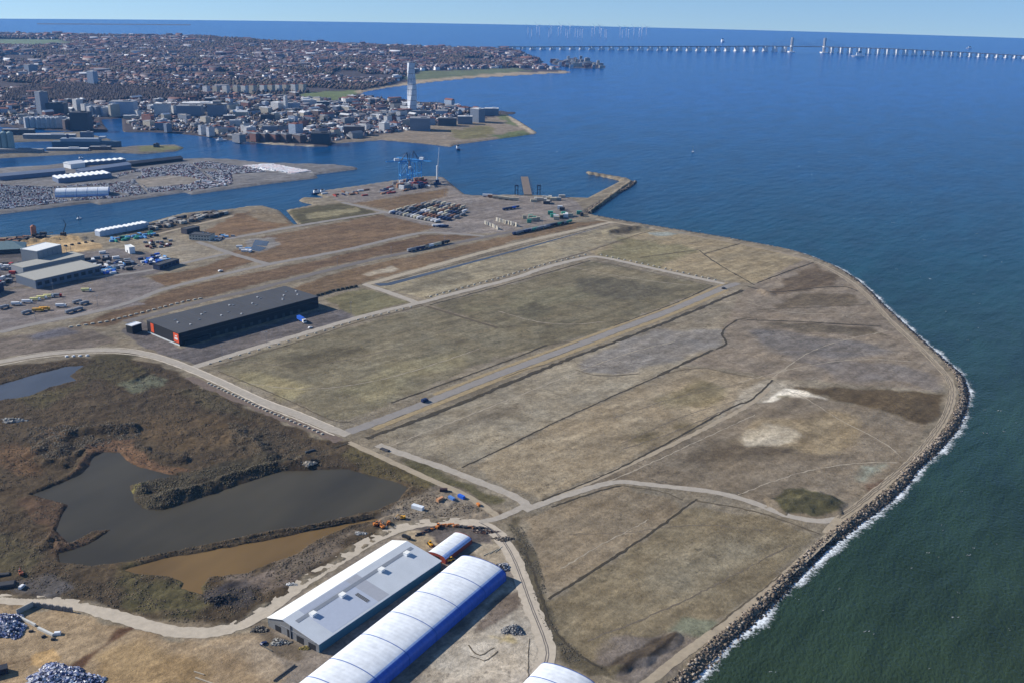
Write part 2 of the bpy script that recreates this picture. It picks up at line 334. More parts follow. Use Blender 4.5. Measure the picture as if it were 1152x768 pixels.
# banks and mounds raised above the level ground: line in the photo, half width m, height m
RIDGES = [([(160,566),(185,562),(230,550),(290,532),(340,520)], 11, 5), ([(36,556),(70,545),(90,530),(100,505)], 7, 2.0),
 ([(150,538),(160,552)], 8, 3), ([(78,489),(100,484),(150,482)], 9, 4.5), ([(40,510),(62,497),(70,520),(45,520)], 12, 4), ([(100,502),(85,513)], 6, 3),
 ([(150,505),(178,515),(205,518)], 8, 3), ([(265,488),(285,500),(300,515)], 12, 3.5), ([(50,612),(66,602),(75,612)], 8, 4), ([(210,425),(146,430),(165,420)][1:], 4, 2),
 ([(197,443),(212,439)], 3, 1.5), ([(220,453),(232,449)], 3, 1.5), ([(884,567),(908,562),(932,566)], 15, 3.5), ([(695,752),(735,735),(760,715)], 6, 2.4),
 ([(130,632),(213,615.5),(299,600.5),(358,590.5),(445,574)], 3, 1.8), ([(684,262),(705,258),(722,256)], 12, 4), ([(858,328),(866,331)], 8, 3), ([(52,271),(75,268),(92,269)], 9, 5), ([(20,275),(40,271)], 9, 5),
 ([(200,250),(225,244),(250,240)], 8, 4), ([(240,676),(256,673)], 6, 3), ([(285,238),(312,243)], 8, 2.5), ([(664,238),(709,205)], 4, 3), ([(706,203),(662,194.5)], 3, 2.5)]

def ground_arrays(x, y):
    """height and soil colour of the land at the points x, y"""
    z = np.full(x.shape, -4.0); region = np.full(x.shape, -1)
    dist = np.hypot(x, y)
    jit = (vnoise(x, y, 9, 3)-0.5)*5+(vnoise(x, y, 3, 4)-0.5)*2
    for k, (poly, nm) in enumerate(LANDS):
        P = Ls(poly, 0); A = np.array(P)
        mg = 80
        b = (x > A[:, 0].min()-mg) & (x < A[:, 0].max()+mg) & (y > A[:, 1].min()-mg) & (y < A[:, 1].max()+mg)
        s = np.full(x.shape, -99.0)
        s[b] = sdist(x[b], y[b], P)
        zz = np.clip(s*0.45, -4, LZ)
        better = zz > z
        z = np.where(better, zz, z); region = np.where(s > -8, k, region)
    col = np.zeros(x.shape+(3,)); col[:] = alb(60,70,62)
    names = [n for _, n in LANDS]
    for sel, poly, c, soft in PAINT:
        cc = np.array(alb(*c))
        if poly is None:
            for k, n in enumerate(names):
                if n == sel: col[region == k] = cc
            continue
        P = Ls(poly); A = np.array(P); mg = soft*2+6
        b = (x > A[:, 0].min()-mg) & (x < A[:, 0].max()+mg) & (y > A[:, 1].min()-mg) & (y < A[:, 1].max()+mg) & (region >= 0)
        if not b.any(): continue
        s = sdist(x[b], y[b], P)
        wob = (vnoise(x[b], y[b], soft*2.5+5, 8)-0.5)*soft*2.6+jit[b]*min(1, .2+soft*.12)
        t = np.clip((s+wob)/(soft*1.3+1.0)+0.5, 0, 1); t = t*t*(3-2*t)
        col[b] = col[b]*(1-t[:, None])+cc*t[:, None]
    for pts, wd, hh in RIDGES:
        P = Ls(pts); A = np.array(P); mg = wd*2
        b = (x > A[:, 0].min()-mg) & (x < A[:, 0].max()+mg) & (y > A[:, 1].min()-mg) & (y < A[:, 1].max()+mg)
        if not b.any(): continue
        d = segd(x[b], y[b], P)+(vnoise(x[b], y[b], 7, 5)-.5)*wd*.8
        zr = LZ+hh*np.clip(1-np.clip(d, 0, None)/wd, 0, 1)**.8*(0.8+0.4*vnoise(x[b], y[b], 7, 9))
        z[b] = np.where(d < wd, np.maximum(z[b], zr), z[b])
    for poly, lev in ((POND1, 1.4), (POND2, 1.6), (POND3, 1.9)):
        P = Ls(poly); A = np.array(P)
        b = (x > A[:, 0].min()-30) & (x < A[:, 0].max()+30) & (y > A[:, 1].min()-30) & (y < A[:, 1].max()+30)
        s = sdist(x[b], y[b], P)+jit[b]*.35
        z[b] = np.minimum(z[b], np.clip(lev-s*0.5, lev-1.5, 99))
    wet = inpoly(x, y, Ls([(-100,418),(96,405),(140,404),(180,415),(300,472),(400,505),(555,580),(450,592),(262,704),(60,674),(-100,668)]))
    bumps = (vnoise(x, y, 6, 21)-.5)*1.1+(vnoise(x, y, 2.6, 22)-.5)*.7
    z = z+np.where(wet & (z > 2.2), bumps*0.9+.2, np.where((z > 2.2) & (dist < 1500), (vnoise(x, y, 12, 23)-.5)*.12, 0))
    return z, col, region

def build_ground():
    az = np.radians(np.arange(-38, 38.01, 0.068)); n1 = 980
    inv = np.linspace(1/350., 1/12000., n1)
    r = 1/inv
    A_, R_ = np.meshgrid(az, r)
    x = R_*np.sin(A_); y = R_*np.cos(A_)
    z, col, reg = ground_arrays(x, y)
    ny, nx = x.shape
    keep = z > -3.9
    idx = np.arange(ny*nx).reshape(ny, nx)
    q = np.stack([idx[:-1, :-1], idx[:-1, 1:], idx[1:, 1:], idx[1:, :-1]], -1).reshape(-1, 4)
    k = keep.ravel()[q].any(1); q = q[k]
    # the grid runs outwards and to the right, so this order turns the faces up
    used = np.unique(q); remap = np.full(ny*nx, -1); remap[used] = np.arange(len(used)); q = remap[q]
    me = bpy.data.meshes.new('ground')
    co = np.stack([x.ravel(), y.ravel(), z.ravel()], -1)[used].astype(np.float32)
    me.vertices.add(len(used)); me.vertices.foreach_set('co', co.ravel())
    me.loops.add(len(q)*4); me.loops.foreach_set('vertex_index', q[:, ::-1].ravel().astype(np.int32))
    me.polygons.add(len(q)); me.polygons.foreach_set('loop_start', np.arange(0, len(q)*4, 4, dtype=np.int32))
    me.update(calc_edges=True)
    me.polygons.foreach_set('use_smooth', np.ones(len(q), bool))
    at = me.attributes.new('soil', 'FLOAT_COLOR', 'POINT')
    c4 = np.ones((len(used), 4), np.float32); c4[:, :3] = col.reshape(-1, 3)[used]; at.data.foreach_set('color', c4.ravel())
    if me.polygons[0].normal.z < 0: me.flip_normals()
    o = bpy.data.objects.new('ground', me); COL.objects.link(o); o['kind'] = 'structure'
    mt = bpy.data.materials.new('soil'); mt.use_nodes = True; n = mt.node_tree; b = n.nodes['Principled BSDF']
    b.inputs['Roughness'].default_value = 0.95; b.inputs['Specular IOR Level'].default_value = 0.1
    a = n.nodes.new('ShaderNodeAttribute'); a.attribute_name = 'soil'
    tc = n.nodes.new('ShaderNodeTexCoord')
    def noise(scale, det, mapscale=None, rot=0, rough=0.6):
        t = n.nodes.new('ShaderNodeTexNoise'); t.inputs['Scale'].default_value = scale; t.inputs['Detail'].default_value = det; t.inputs['Roughness'].default_value = rough
        if mapscale:
            mr_ = n.nodes.new('ShaderNodeMapping'); mr_.inputs['Rotation'].default_value = (0, 0, rot); mp = n.nodes.new('ShaderNodeMapping'); mp.inputs['Scale'].default_value = mapscale
            n.links.new(tc.outputs['Object'], mr_.inputs[0]); n.links.new(mr_.outputs[0], mp.inputs[0]); n.links.new(mp.outputs[0], t.inputs['Vector'])
        else: n.links.new(tc.outputs['Object'], t.inputs['Vector'])
        return t
    def rng(src, lo, hi, a0=.3, a1=.7):
        mr = n.nodes.new('ShaderNodeMapRange'); mr.inputs[1].default_value = a0; mr.inputs[2].default_value = a1; mr.inputs[3].default_value = lo; mr.inputs[4].default_value = hi
        n.links.new(src, mr.inputs[0]); return mr.outputs[0]
    def mul(a_, b_):
        q_ = n.nodes.new('ShaderNodeMath'); q_.operation = 'MULTIPLY'; n.links.new(a_, q_.inputs[0]); n.links.new(b_, q_.inputs[1]); return q_.outputs[0]
    big = noise(0.010, 6, rough=.62); mid = noise(0.06, 8, rough=.72); streak = noise(0.11, 7, (0.12, 1.0, 1.0), R(-48), .68); fine = noise(0.33, 6, rough=.75); cross = noise(0.05, 6, (0.10, 1.0, 1.0), R(-20), .6)
    f = mul(mul(mul(rng(big.outputs[0], .84, 1.16), rng(mid.outputs[0], .78, 1.2, .36, .64)), mul(rng(streak.outputs[0], .82, 1.16, .38, .62), rng(fine.outputs[0], .80, 1.19, .36, .64))), rng(cross.outputs[0], .90, 1.10, .38, .62))
    grit = noise(0.16, 3, rough=.5); f = mul(f, rng(grit.outputs[0], .91, 1.08, .4, .6))
    # dark tufts and weeds standing in patches, and bare pale spots
    tuft = noise(0.28, 3, rough=.6); where_ = noise(0.02, 4, rough=.6)
    f = mul(f, rng(mul(rng(tuft.outputs[0], 0, 1, .56, .66), rng(where_.outputs[0], 0, 1, .45, .6)), 1.0, .62, 0, 1))
    pale = noise(0.035, 7, (.5, 1, 1), R(-48), .7)
    f = mul(f, rng(pale.outputs[0], 1.0, 1.28, .57, .7))
    vm = n.nodes.new('ShaderNodeVectorMath'); vm.operation = 'MULTIPLY'; n.links.new(a.outputs['Color'], vm.inputs[0]); n.links.new(f, vm.inputs[1])
    # patches of dry straw and of darker damp growth
    hue = noise(0.03, 5); mixc = n.nodes.new('ShaderNodeMix'); mixc.data_type = 'RGBA'; mixc.blend_type = 'MULTIPLY'
    ra = n.nodes.new('ShaderNodeValToRGB'); ra.color_ramp.elements[0].position = .35; ra.color_ramp.elements[0].color = (1.02, 1.0, .96, 1); ra.color_ramp.elements[1].position = .65; ra.color_ramp.elements[1].color = (.97, 1.0, 1.04, 1)
    n.links.new(hue.outputs[0], ra.inputs[0]); mixc.inputs[0].default_value = 1.0
    n.links.new(vm.outputs[0], mixc.inputs[6]); n.links.new(ra.outputs[0], mixc.inputs[7]); n.links.new(mixc.outputs[2], b.inputs['Base Color'])
    bp = n.nodes.new('ShaderNodeBump'); bp.inputs['Distance'].default_value = 0.9; bp.inputs['Strength'].default_value = 0.8
    n.links.new(noise(0.5, 8, rough=.75).outputs[0], bp.inputs['Height']); n.links.new(bp.outputs[0], b.inputs['Normal'])
    me.materials.append(mt)
    return o
build_ground()

# ------------------------------------------------------------------ the sea
def water_mat(name, deep, near=None, bump_scale=(0.12, 0.5), dist=0.6, rough=0.12, caps=False, anchor=None):
    mt = bpy.data.materials.new(name); mt.use_nodes = True; n = mt.node_tree; b = n.nodes['Principled BSDF']
    b.inputs['Roughness'].default_value = rough; b.inputs['IOR'].default_value = 1.33
    b.inputs['Specular IOR Level'].default_value = 0.26 if caps else 0.28
    tc = n.nodes.new('ShaderNodeTexCoord')
    def noise(scale, det, ms=None, rot=0):
        t = n.nodes.new('ShaderNodeTexNoise'); t.inputs['Scale'].default_value = scale; t.inputs['Detail'].default_value = det
        mr_ = n.nodes.new('ShaderNodeMapping'); mr_.inputs['Rotation'].default_value = (0, 0, rot); mp = n.nodes.new('ShaderNodeMapping'); mp.inputs['Scale'].default_value = ms or (1, 1, 1)
        n.links.new(tc.outputs['Object'], mr_.inputs[0]); n.links.new(mr_.outputs[0], mp.inputs[0]); n.links.new(mp.outputs[0], t.inputs['Vector']); return t
    if near:
        # turbid green water in the shallows, clear blue farther out
        sp = n.nodes.new('ShaderNodeSeparateXYZ'); n.links.new(tc.outputs['Object'], sp.inputs[0])
        nz = noise(0.0015, 5)
        ml = n.nodes.new('ShaderNodeMath'); ml.operation = 'MULTIPLY_ADD'; ml.inputs[1].default_value = 700; n.links.new(nz.outputs[0], ml.inputs[0]); n.links.new(sp.outputs[1], ml.inputs[2])
        mx_ = n.nodes.new('ShaderNodeMath'); mx_.operation = 'MULTIPLY_ADD'; mx_.inputs[1].default_value = -0.25; n.links.new(sp.outputs[0], mx_.inputs[0]); n.links.new(ml.outputs[0], mx_.inputs[2])
        mr = n.nodes.new('ShaderNodeMapRange'); mr.inputs[1].default_value = 650; mr.inputs[2].default_value = 4200; n.links.new(mx_.outputs[0], mr.inputs[0])
        cr = n.nodes.new('ShaderNodeValToRGB'); e = cr.color_ramp.elements
        e[0].position = 0; e[0].color = (*near[0], 1); e[1].position = 1; e[1].color = (*deep, 1)
        for ps, cc in near[1:]:
            k = e.new(ps); k.color = (*cc, 1)
        n.links.new(mr.outputs[0], cr.inputs[0]); colout = cr.outputs[0]
    else:
        rgb = n.nodes.new('ShaderNodeRGB'); rgb.outputs[0].default_value = (*deep, 1); colout = rgb.outputs[0]
    var = noise(0.02, 6, (1, .35, 1), R(30)); mr2 = n.nodes.new('ShaderNodeMapRange'); mr2.inputs[1].default_value = .3; mr2.inputs[2].default_value = .7; mr2.inputs[3].default_value = .72; mr2.inputs[4].default_value = 1.28
    n.links.new(var.outputs[0], mr2.inputs[0])
    vm = n.nodes.new('ShaderNodeVectorMath'); vm.operation = 'MULTIPLY'; n.links.new(colout, vm.inputs[0]); n.links.new(mr2.outputs[0], vm.inputs[1])
    last = vm.outputs[0]
    if caps:
        w1 = noise(0.05, 3, (1, .5, 1), R(-20)); w2 = noise(0.004, 3)
        ad = n.nodes.new('ShaderNodeMath'); ad.operation = 'MULTIPLY_ADD'; ad.inputs[1].default_value = 0.25
        n.links.new(w2.outputs[0], ad.inputs[0]); n.links.new(w1.outputs[0], ad.inputs[2])
        m3 = n.nodes.new('ShaderNodeMapRange'); m3.inputs[1].default_value = 0.925; m3.inputs[2].default_value = 0.955; n.links.new(ad.outputs[0], m3.inputs[0])
        mi = n.nodes.new('ShaderNodeMix'); mi.data_type = 'RGBA'; n.links.new(m3.outputs[0], mi.inputs[0]); n.links.new(last, mi.inputs[6]); mi.inputs[7].default_value = (.5, .55, .58, 1)
        last = mi.outputs[2]
    n.links.new(last, b.inputs['Base Color'])
    h1 = noise(bump_scale[0]*.5, 8, (1, .35, 1), R(35)); h2 = noise(bump_scale[1], 4, (1, .6, 1), R(20))
    ad2 = n.nodes.new('ShaderNodeMath'); ad2.operation = 'MULTIPLY_ADD'; ad2.inputs[1].default_value = .3; n.links.new(h2.outputs[0], ad2.inputs[0]); n.links.new(h1.outputs[0], ad2.inputs[2])
    bp = n.nodes.new('ShaderNodeBump'); bp.inputs['Distance'].default_value = dist; bp.inputs['Strength'].default_value = 1
    n.links.new(ad2.outputs[0], bp.inputs['Height']); n.links.new(bp.outputs[0], b.inputs['Normal'])
    return mt
def flat(name, poly, z, m, kind='structure'):
    b = MB(); n = len(poly)
    a = sum(poly[i][0]*poly[(i+1) % n][1]-poly[(i+1) % n][0]*poly[i][1] for i in range(n))
    if a < 0: poly = poly[::-1]
    b.add([(p[0], p[1], z) for p in poly], [list(range(n))], m)
    o = b.build(name); o['kind'] = kind
    return o
sea_m = water_mat('sea_water', (0.0, 0.062, 0.24), near=[(0.030, 0.044, 0.018), (0.10, (0.021, 0.043, 0.024)), (0.26, (0.006, 0.040, 0.050)), (0.5, (0.0, 0.042, 0.115))], dist=3.0, rough=0.2, caps=True)
flat('sea', [(12000*cos(2*pi*i/360), 12000*sin(2*pi*i/360)) for i in range(360)], 0, sea_m)
pond_m = water_mat('pond_water', (0.060, 0.050, 0.030), dist=0.03, bump_scale=(0.4, 2), rough=0.3)
brown_m = water_mat('muddy_water', (0.17, 0.105, 0.038), dist=0.03, bump_scale=(0.4, 2), rough=0.35)
grey_m = water_mat('shallow_water', (0.075, 0.078, 0.085), dist=0.02, bump_scale=(0.5, 2), rough=0.12)
def grown(px, d):
    """outline moved outwards by d metres, so that the banks make the water's edge"""
    P = Ls(px); c = []
    n = len(P); a = sum(P[i][0]*P[(i+1) % n][1]-P[(i+1) % n][0]*P[i][1] for i in range(n)); s = 1 if a > 0 else -1
    for i in range(n):
        p, q, r_ = Vector(P[i-1]), Vector(P[i]), Vector(P[(i+1) % n])
        t = ((q-p).normalized()+(r_-q).normalized()); t = t.normalized() if t.length > 1e-3 else (q-p).normalized()
        c.append((q.x+t.y*s*d, q.y-t.x*s*d))
    return c
for nm, poly, z, m_ in (('pond', POND1, 1.4, pond_m), ('pond', POND2, 1.6, brown_m), ('pond', POND3, 1.9, grey_m)):
    A = np.array(Ls(poly))
    flat(nm, grown(poly, 1.6), z, m_)
for p in PUDDLES: flat('puddle', Ls(p), LZ+.12, grey_m)

# ------------------------------------------------------------------ roads, tracks and ditches
def ribbon(name, pts, width, m, z=0.06, it=2, edge=0.15, wander=0.0, crown=0.0):
    P = smooth_line(Ls(pts), it)
    if name in ('road', 'track') and width > 3.5: width *= 1.25
    # even steps
    Q = [Vector(P[0])]
    for p in P[1:]:
        p = Vector(p); d = (p-Q[-1]).length
        st = max(3.0, Q[-1].length*0.006)
        k = int(d//st)
        for i in range(1, k+1): Q.append(Q[-1]+(p-Q[-1]).normalized()*st)
    Q.append(Vector(P[-1])); vs = []; fs = []; n = len(Q)
    for i in range(n):
        t = (Q[min(i+1, n-1)]-Q[max(i-1, 0)]); t = t.normalized() if t.length > 0 else Vector((1, 0)); nn = Vector((-t.y, t.x))
        a = width/2*(1+random.uniform(-edge, edge)); b = width/2*(1+random.uniform(-edge, edge)); c = Q[i]+nn*random.uniform(-wander, wander)
        far = 0.00006*Q[i].length
        zz = LZ+z+far
        vs += [(c.x+nn.x*a, c.y+nn.y*a, zz), (c.x, c.y, zz+crown), (c.x-nn.x*b, c.y-nn.y*b, zz)]
    for i in range(n-1):
        k = 3*i; fs += [[k+1, k+4, k+3, k], [k+2, k+5, k+4, k+1]]
    b = MB(); b.add(vs, fs, m); o = b.build(name); o['kind'] = 'structure'
    if o.data.polygons[0].normal.z < 0: o.data.flip_normals()
    return o
gravel = mat('gravel_road', alb(150,143,132), .95, var=.16, scale=.25, bump=.1, spec=.1)
gravel2 = mat('trodden_track', alb(146,134,114), .95, var=.2, scale=.2, bump=.1, spec=.1)
asphalt = mat('worn_asphalt', alb(124,120,116), .9, var=.12, scale=.2, spec=.2)
asph_dark = mat('dark_asphalt', alb(100,95,92), .9, var=.12, scale=.2, spec=.2)
berm = mat('pale_verge', alb(150,140,122), .95, var=.25, scale=.3, bump=.2, spec=.1)
ditchm = mat('wet_shaded_ditch', alb(62,56,44), .9, var=.3, scale=.4, bump=.2, spec=.15)  # flat ribbon: wet soil and the ditch's own shadow in one colour
ditch2 = mat('dry_ditch', alb(88,79,63), .9, var=.3, scale=.3, bump=.2, spec=.1)
verge2 = mat('straw_verge', alb(140,124,92), .95, var=.25, scale=.3, bump=.2, spec=.1)
R1 = [(-60,414),(0,407.5),(44,398.6),(96,394),(135,393.4),(166.7,398),(192.7,406),(216,415),(250,430),(299.5,454),(332,465),(376,484),(392,489)]
R4 = [(392,486),(420,476),(488,449.5),(560,421),(579.5,414),(638,392.5),(674.6,379),(695,371),(758,348.5),(818,322),(831,319)]
ribbon('road', R1, 8.5, gravel, z=.07)
ribbon('verge', [(212,424),(240,437),(299.5,463),(350,482),(382,496)], 9, mat('rubble_verge', alb(98,84,74), .95, var=.35, scale=.35, bump=.3), z=.03, edge=.35)
ribbon('verge', [(a, b-2.6-max(0, (a-150))*.008) for a, b in R1[1:-1]], 1.3, mat('kerb_gravel', alb(178,168,152), .9, var=.2, scale=.8), z=.12, edge=.5)
ribbon('verge', [(a, b+3.4+max(0, (a-150))*.010) for a, b in R1[1:-1]], 1.5, _M['kerb_gravel'], z=.124, edge=.5)
ribbon('road', [(216,414),(230,409),(280,393),(355,371.5),(402,357),(462,343),(478,339.5),(520,328),(579.5,313.5),(612,301),(664,288.5),(674,288.5),(716,298),(768,309.6),(815,319.5)], 8, gravel, z=.078)
ribbon('road', R4, 9, asphalt, z=.086)
ribbon('verge', [(a, b-5.5*(b/430)) for a, b in R4[2:-1]], 5.0, verge2, z=.05)
ribbon('verge', [(a, b+6*(b/430)) for a, b in R4[1:-1]], 6.5, verge2, z=.054)
ribbon('verge', [(240,412),(300,395.5),(360,377),(402,362),(462,347.5),(476,344)], 2.5, ditch2, z=.05)
ribbon('road', [(140,362),(180,352),(234,337),(280,328),(384,300),(436,288.5),(504,275.5),(579.5,260),(630,250),(655,241)], 9, asph_dark, z=.062)
ribbon('track', [(410,321),(440,313),(507,294),(579.5,274.5),(640,261),(690,250)], 9, berm, z=.066)
ribbon('track', [(410,320),(440,330),(472,342)], 8, gravel, z=.07)
ribbon('track', [(480,345),(520,357),(560,369)], 4, ditch2, z=.05)
ribbon('road', [(0,374),(39,364),(117,349.5),(156,337),(182,325.5),(234,313),(299.5,297.6),(384,283),(440,269),(478,261),(500,262),(545,266)], 8, asphalt, z=.074)
ribbon('road', [(234,272),(280,265),(332,254.6),(426,240),(434,239)], 9, asphalt, z=.07)
ribbon('road', [(385,228),(436,239.5),(493.5,253)], 8, asphalt, z=.08)
ribbon('road', [(222,272),(258,285),(299.5,297)], 8, asphalt, z=.082)
ribbon('road', [(40,318),(110,312),(170,305),(234,290),(258,285)], 7, asphalt, z=.066)
ribbon('track', [(150,270),(200,258),(262,243)], 6, gravel2, z=.07)
# tracks on the new fields
ribbon('track', [(392,497),(426,512.5),(488,541),(530,559),(562,582)], 5, gravel2, z=.07)
ribbon('track', [(425,500),(457,512),(496,524.5),(540,542),(575,556),(588,563),(594,570)], 6.5, gravel, z=.074)
ribbon('track', [(590,574),(620,562),(674.6,545),(698,540.5),(742,546),(794,551.5),(820,556),(859.5,569),(886,580.5),(922,587),(945,583)], 5.5, gravel, z=.078)
ribbon('track', [(600,569),(650,548),(700,526),(760,498),(800,478),(835,460),(850,450),(866,436)], 4, gravel2, z=.05, wander=.6)
ribbon('track', [(930,600),(945,583),(969,566),(1008,534),(1034,511),(1060,477),(1071,452),(1071,429),(1055,411),(1034,390),(998,358),(969,325),(938,304.5),(909,291.5),(852,278),(800,268.5),(742,259),(700,252),(670,247)], 6, gravel2, z=.082)
ribbon('track', [(945,590),(932,603),(880,650),(840,684),(802,712),(750,749),(700,792)], 5, gravel2, z=.074)
LOOP = [(-60,674),(0,673.5),(52,675),(96,681),(130,693),(166.7,703),(198,711),(234,712),(265.6,705),(299.5,688),(332,660),(384,628),(426,602),(462,590),(501,585),(540,587.5),(558,597),(572,616),(581,634),(590,659),(599,685),(612,716),(618,738),(605,765),(585,800)]
ribbon('road', LOOP, 8.5, mat('pale_gravel_road', alb(166,156,140), .95, var=.16, scale=.25, bump=.1, spec=.1), z=.09)
ribbon('track', [(540,587),(560,583),(580,574),(596,566)], 5, gravel, z=.094)
for off in (-1.3, 1.3):
    ribbon('wheel_track', [(a+off, b+off*.4) for a, b in LOOP[15:]], .7, asph_dark, z=.10, wander=.1)
rut = mat('tyre_rut', alb(98,88,74), .95, var=.3, scale=.4); rut2 = mat('pale_rut', alb(146,136,118), .95, var=.3, scale=.4)
RUTS = [([(700,505),(760,486),(835,452)], 1.4, 0), ([(640,556),(700,536),(780,498),(850,466)], 1.2, 1), ([(700,498),(770,466),(842,447)], 1.0, 0), ([(430,505),(520,470),(600,438),(700,398),(760,384)], 1.5, 1),
 ([(830,430),(900,412),(970,402),(1045,408)], 1.6, 1), ([(812,400),(880,392),(960,396),(1030,394)], 1.2, 0), ([(870,424),(905,398),(940,384),(1000,372)], 1.3, 1), ([(840,340),(880,352),(930,354),(990,352)], 1.2, 1),
 ([(738,372),(790,384),(850,380),(930,374),(1005,380)], 1.2, 0), ([(640,402),(660,416),(720,408),(770,398),(800,404)], 1.2, 0), ([(866,436),(900,442),(940,470),(1000,500),(1015,515)], 1.2, 1), ([(830,556),(900,530),(960,520),(1010,520)], 1.3, 1),
 ([(690,470),(760,446),(840,430)], 1, 0), ([(560,350),(600,362),(640,366),(680,362)], 1.5, 1), ([(256,404),(330,414),(420,400),(520,366)], 1.3, 0), ([(270,430),(350,440),(440,426),(540,392)], 1.3, 1), ([(640,300),(700,312),(760,320),(790,322)], 1.2, 1),
 ([(520,296),(600,279),(680,262)], 1.2, 0), ([(690,262),(760,272),(850,284),(900,290)], 1.3, 1), ([(640,600),(700,600),(780,588),(860,596)], 1.0, 0), ([(660,720),(740,690),(820,650),(890,612)], 1.2, 0), ([(630,640),(680,610),(730,584)], 1.0, 1)]
for k, (pts, wd, pale_) in enumerate(RUTS):
    ribbon('track', pts, wd*.8, rut2 if pale_ else rut, z=.018+.001*k, edge=.9, wander=.7)
SHT = [(945,583),(969,566),(1008,534),(1034,511),(1060,477),(1071,452),(1071,429),(1055,411),(1034,390),(998,358),(969,325),(938,304.5),(909,291.5),(852,278),(800,268.5),(742,259)]
for off in (-3.2, -1.2, 1.4):
    ribbon('track', [(a+off, b+off*.3) for a, b in SHT], .7, rut, z=.13, edge=.6, wander=.4)
D = [([(519.6,525.5),(560,506.7),(625,474),(739.7,423)], 1.5, 1), ([(739.7,423),(768,409),(802,393.4)], 3.4, 1), ([(805,392.5),(820,387),(810,376.5),(815,369),(829,360)], 2.5, 1),
 ([(609.5,562.7),(687.6,531.5),(742,503),(831,453),(841,453),(848,447),(860,437),(869,427)], 1.8, 1), ([(617,673.5),(739.6,595),(771,570),(784,561)], 1.9, 1),
 ([(620,570),(680,549.7),(698,545.8)], 1.6, 1), ([(698,545.8),(742,551),(768,562)], 1.4, 0), ([(784,563),(850,574),(895,590),(922,600)], 1.6, 0),
 ([(412,493),(501,461),(560,436),(646,401),(730,371),(836,326.5)], 5.0, 1), ([(440,453),(579.5,402.8),(614.7,388)], 2.0, 1), ([(614,388),(640,384)], 1.2, 0),
 ([(483,343.5),(579.5,317.5),(664,293.5)], 2.2, 1), ([(668,293.5),(802,321.5)], 1.4, 0), ([(802,321.5),(760,342),(690,367)], 1.8, 1),
 ([(478,335),(560,312.5),(630,292),(664,282.5),(706,267.7),(737,258.5)], 1.8, 0), ([(791.8,286),(833.4,274)], 2, 1), ([(720,290),(786,281)], 2, 0), ([(786.5,282),(807,297.6),(849,321)], 2.2, 1),
 ([(852,318.5),(890,304),(917,295)], 2.2, 1), ([(840,322),(867,330),(900,326),(951,321),(965,328)], 2.2, 1), ([(852,348.5),(974,343)], 2.2, 0), ([(840,360),(905,362),(935,364),(990,367)], 2.4, 1),
 ([(829,360),(850,356),(852,361)], 2, 0), ([(591,620),(606.8,661.7),(617,701),(646,734.7),(677,751)], 1.6, 1), ([(880,652),(925,607)], 1.1, 0), ([(800,708),(880,645)], 1.1, 0),
 ([(436,316.8),(507,298.5),(579.5,279),(687,251.5)], 1.4, 0), ([(245,417),(330,452),(376,475),(395,474)], 1.4, 0), ([(130,634),(213,617.5),(299,603),(358,592.5),(441,577)], 1.6, 1),
 ([(742,421),(790,412),(810,418),(850,425)], 1.0, 0), ([(648,416),(674,424),(720,420)], 1.2, 0), ([(529,738),(545,742),(545,746),(560,732)], .6, 0), ([(527,725),(535,735),(541,738),(556,728)], .8, 0),
 ([(595,718),(594,768)], .5, 0), ([(565,425),(600,412),(640,406)], 1, 0), ([(60,262),(20,268)], 3, 1), ([(340,521),(360,508),(392,498)], 3, 1), ([(1000,552),(960,582)], 1, 0)]
for k, (pts, wd, dark) in enumerate(D):
    ribbon('ditch', pts, wd*1.0, ditchm if dark else ditch2, z=.10+.002*k, edge=.55, wander=.35)

# ------------------------------------------------------------------ the air between here and the far shore
hz = MB(); hm = bpy.data.materials.new('haze_air'); hm.use_nodes = True; hn = hm.node_tree; hn.nodes.clear()
ho = hn.nodes.new('ShaderNodeOutputMaterial'); hv = hn.nodes.new('ShaderNodeVolumePrincipled')
hv.inputs['Color'].default_value = (0.15, 0.45, 1.0, 1); hv.inputs['Density'].default_value = 2.7e-5; hv.inputs['Anisotropy'].default_value = 0.0
hn.links.new(hv.outputs[0], ho.inputs['Volume'])
hz.box(0, 0, -6, 24400, 24400, 440, hm)
ho_ = hz.build('haze'); ho_['kind'] = 'stuff'

# ================================================================== foreground halls and sheds
white_p = mat('white_sheet', (.78, .79, .80), .5, var=.05, scale=.15, spec=.4)
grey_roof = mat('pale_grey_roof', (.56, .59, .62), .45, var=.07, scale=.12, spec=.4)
lt_roof = mat('pale_and_sunlit_roof', (.80, .80, .76), .5, var=.04, scale=.12)  # pale roofs, and the shed slope whose sunlight is put into the colour
dk_gutter = mat('grey_gutter', (.24, .26, .29), .6, var=.1)
teal_wall = mat('blue_green_wall', (.035, .11, .15), .6, var=.12, scale=.3)
door_black = mat('black_opening', (.02, .02, .022), .9)  # near-black fill for the doorways
conc = mat('concrete', (.40, .38, .34), .9, var=.15, scale=.5, bump=.02)
conc_d = mat('dark_concrete', (.2, .19, .18), .9, var=.2, scale=.5)
steel = mat('grey_steel', (.3, .31, .33), .5, metal=.4)
def line_frame(pa, pb, za=LZ, zb=None):
    """start point, unit direction, length and heading between two photo points"""
    a = Vector(G(*pa, za)); b = Vector(G(*pb, zb if zb is not None else za)); d = b-a
    return a, d.normalized(), d.length, math.atan2(d.y, d.x)

def quadstrip(b, P0, P1, m):
    """joins two rows of points"""
    n = len(P0); b.add(list(P0)+list(P1), [[i, i+1, n+i+1, n+i] for i in range(n-1)], m)

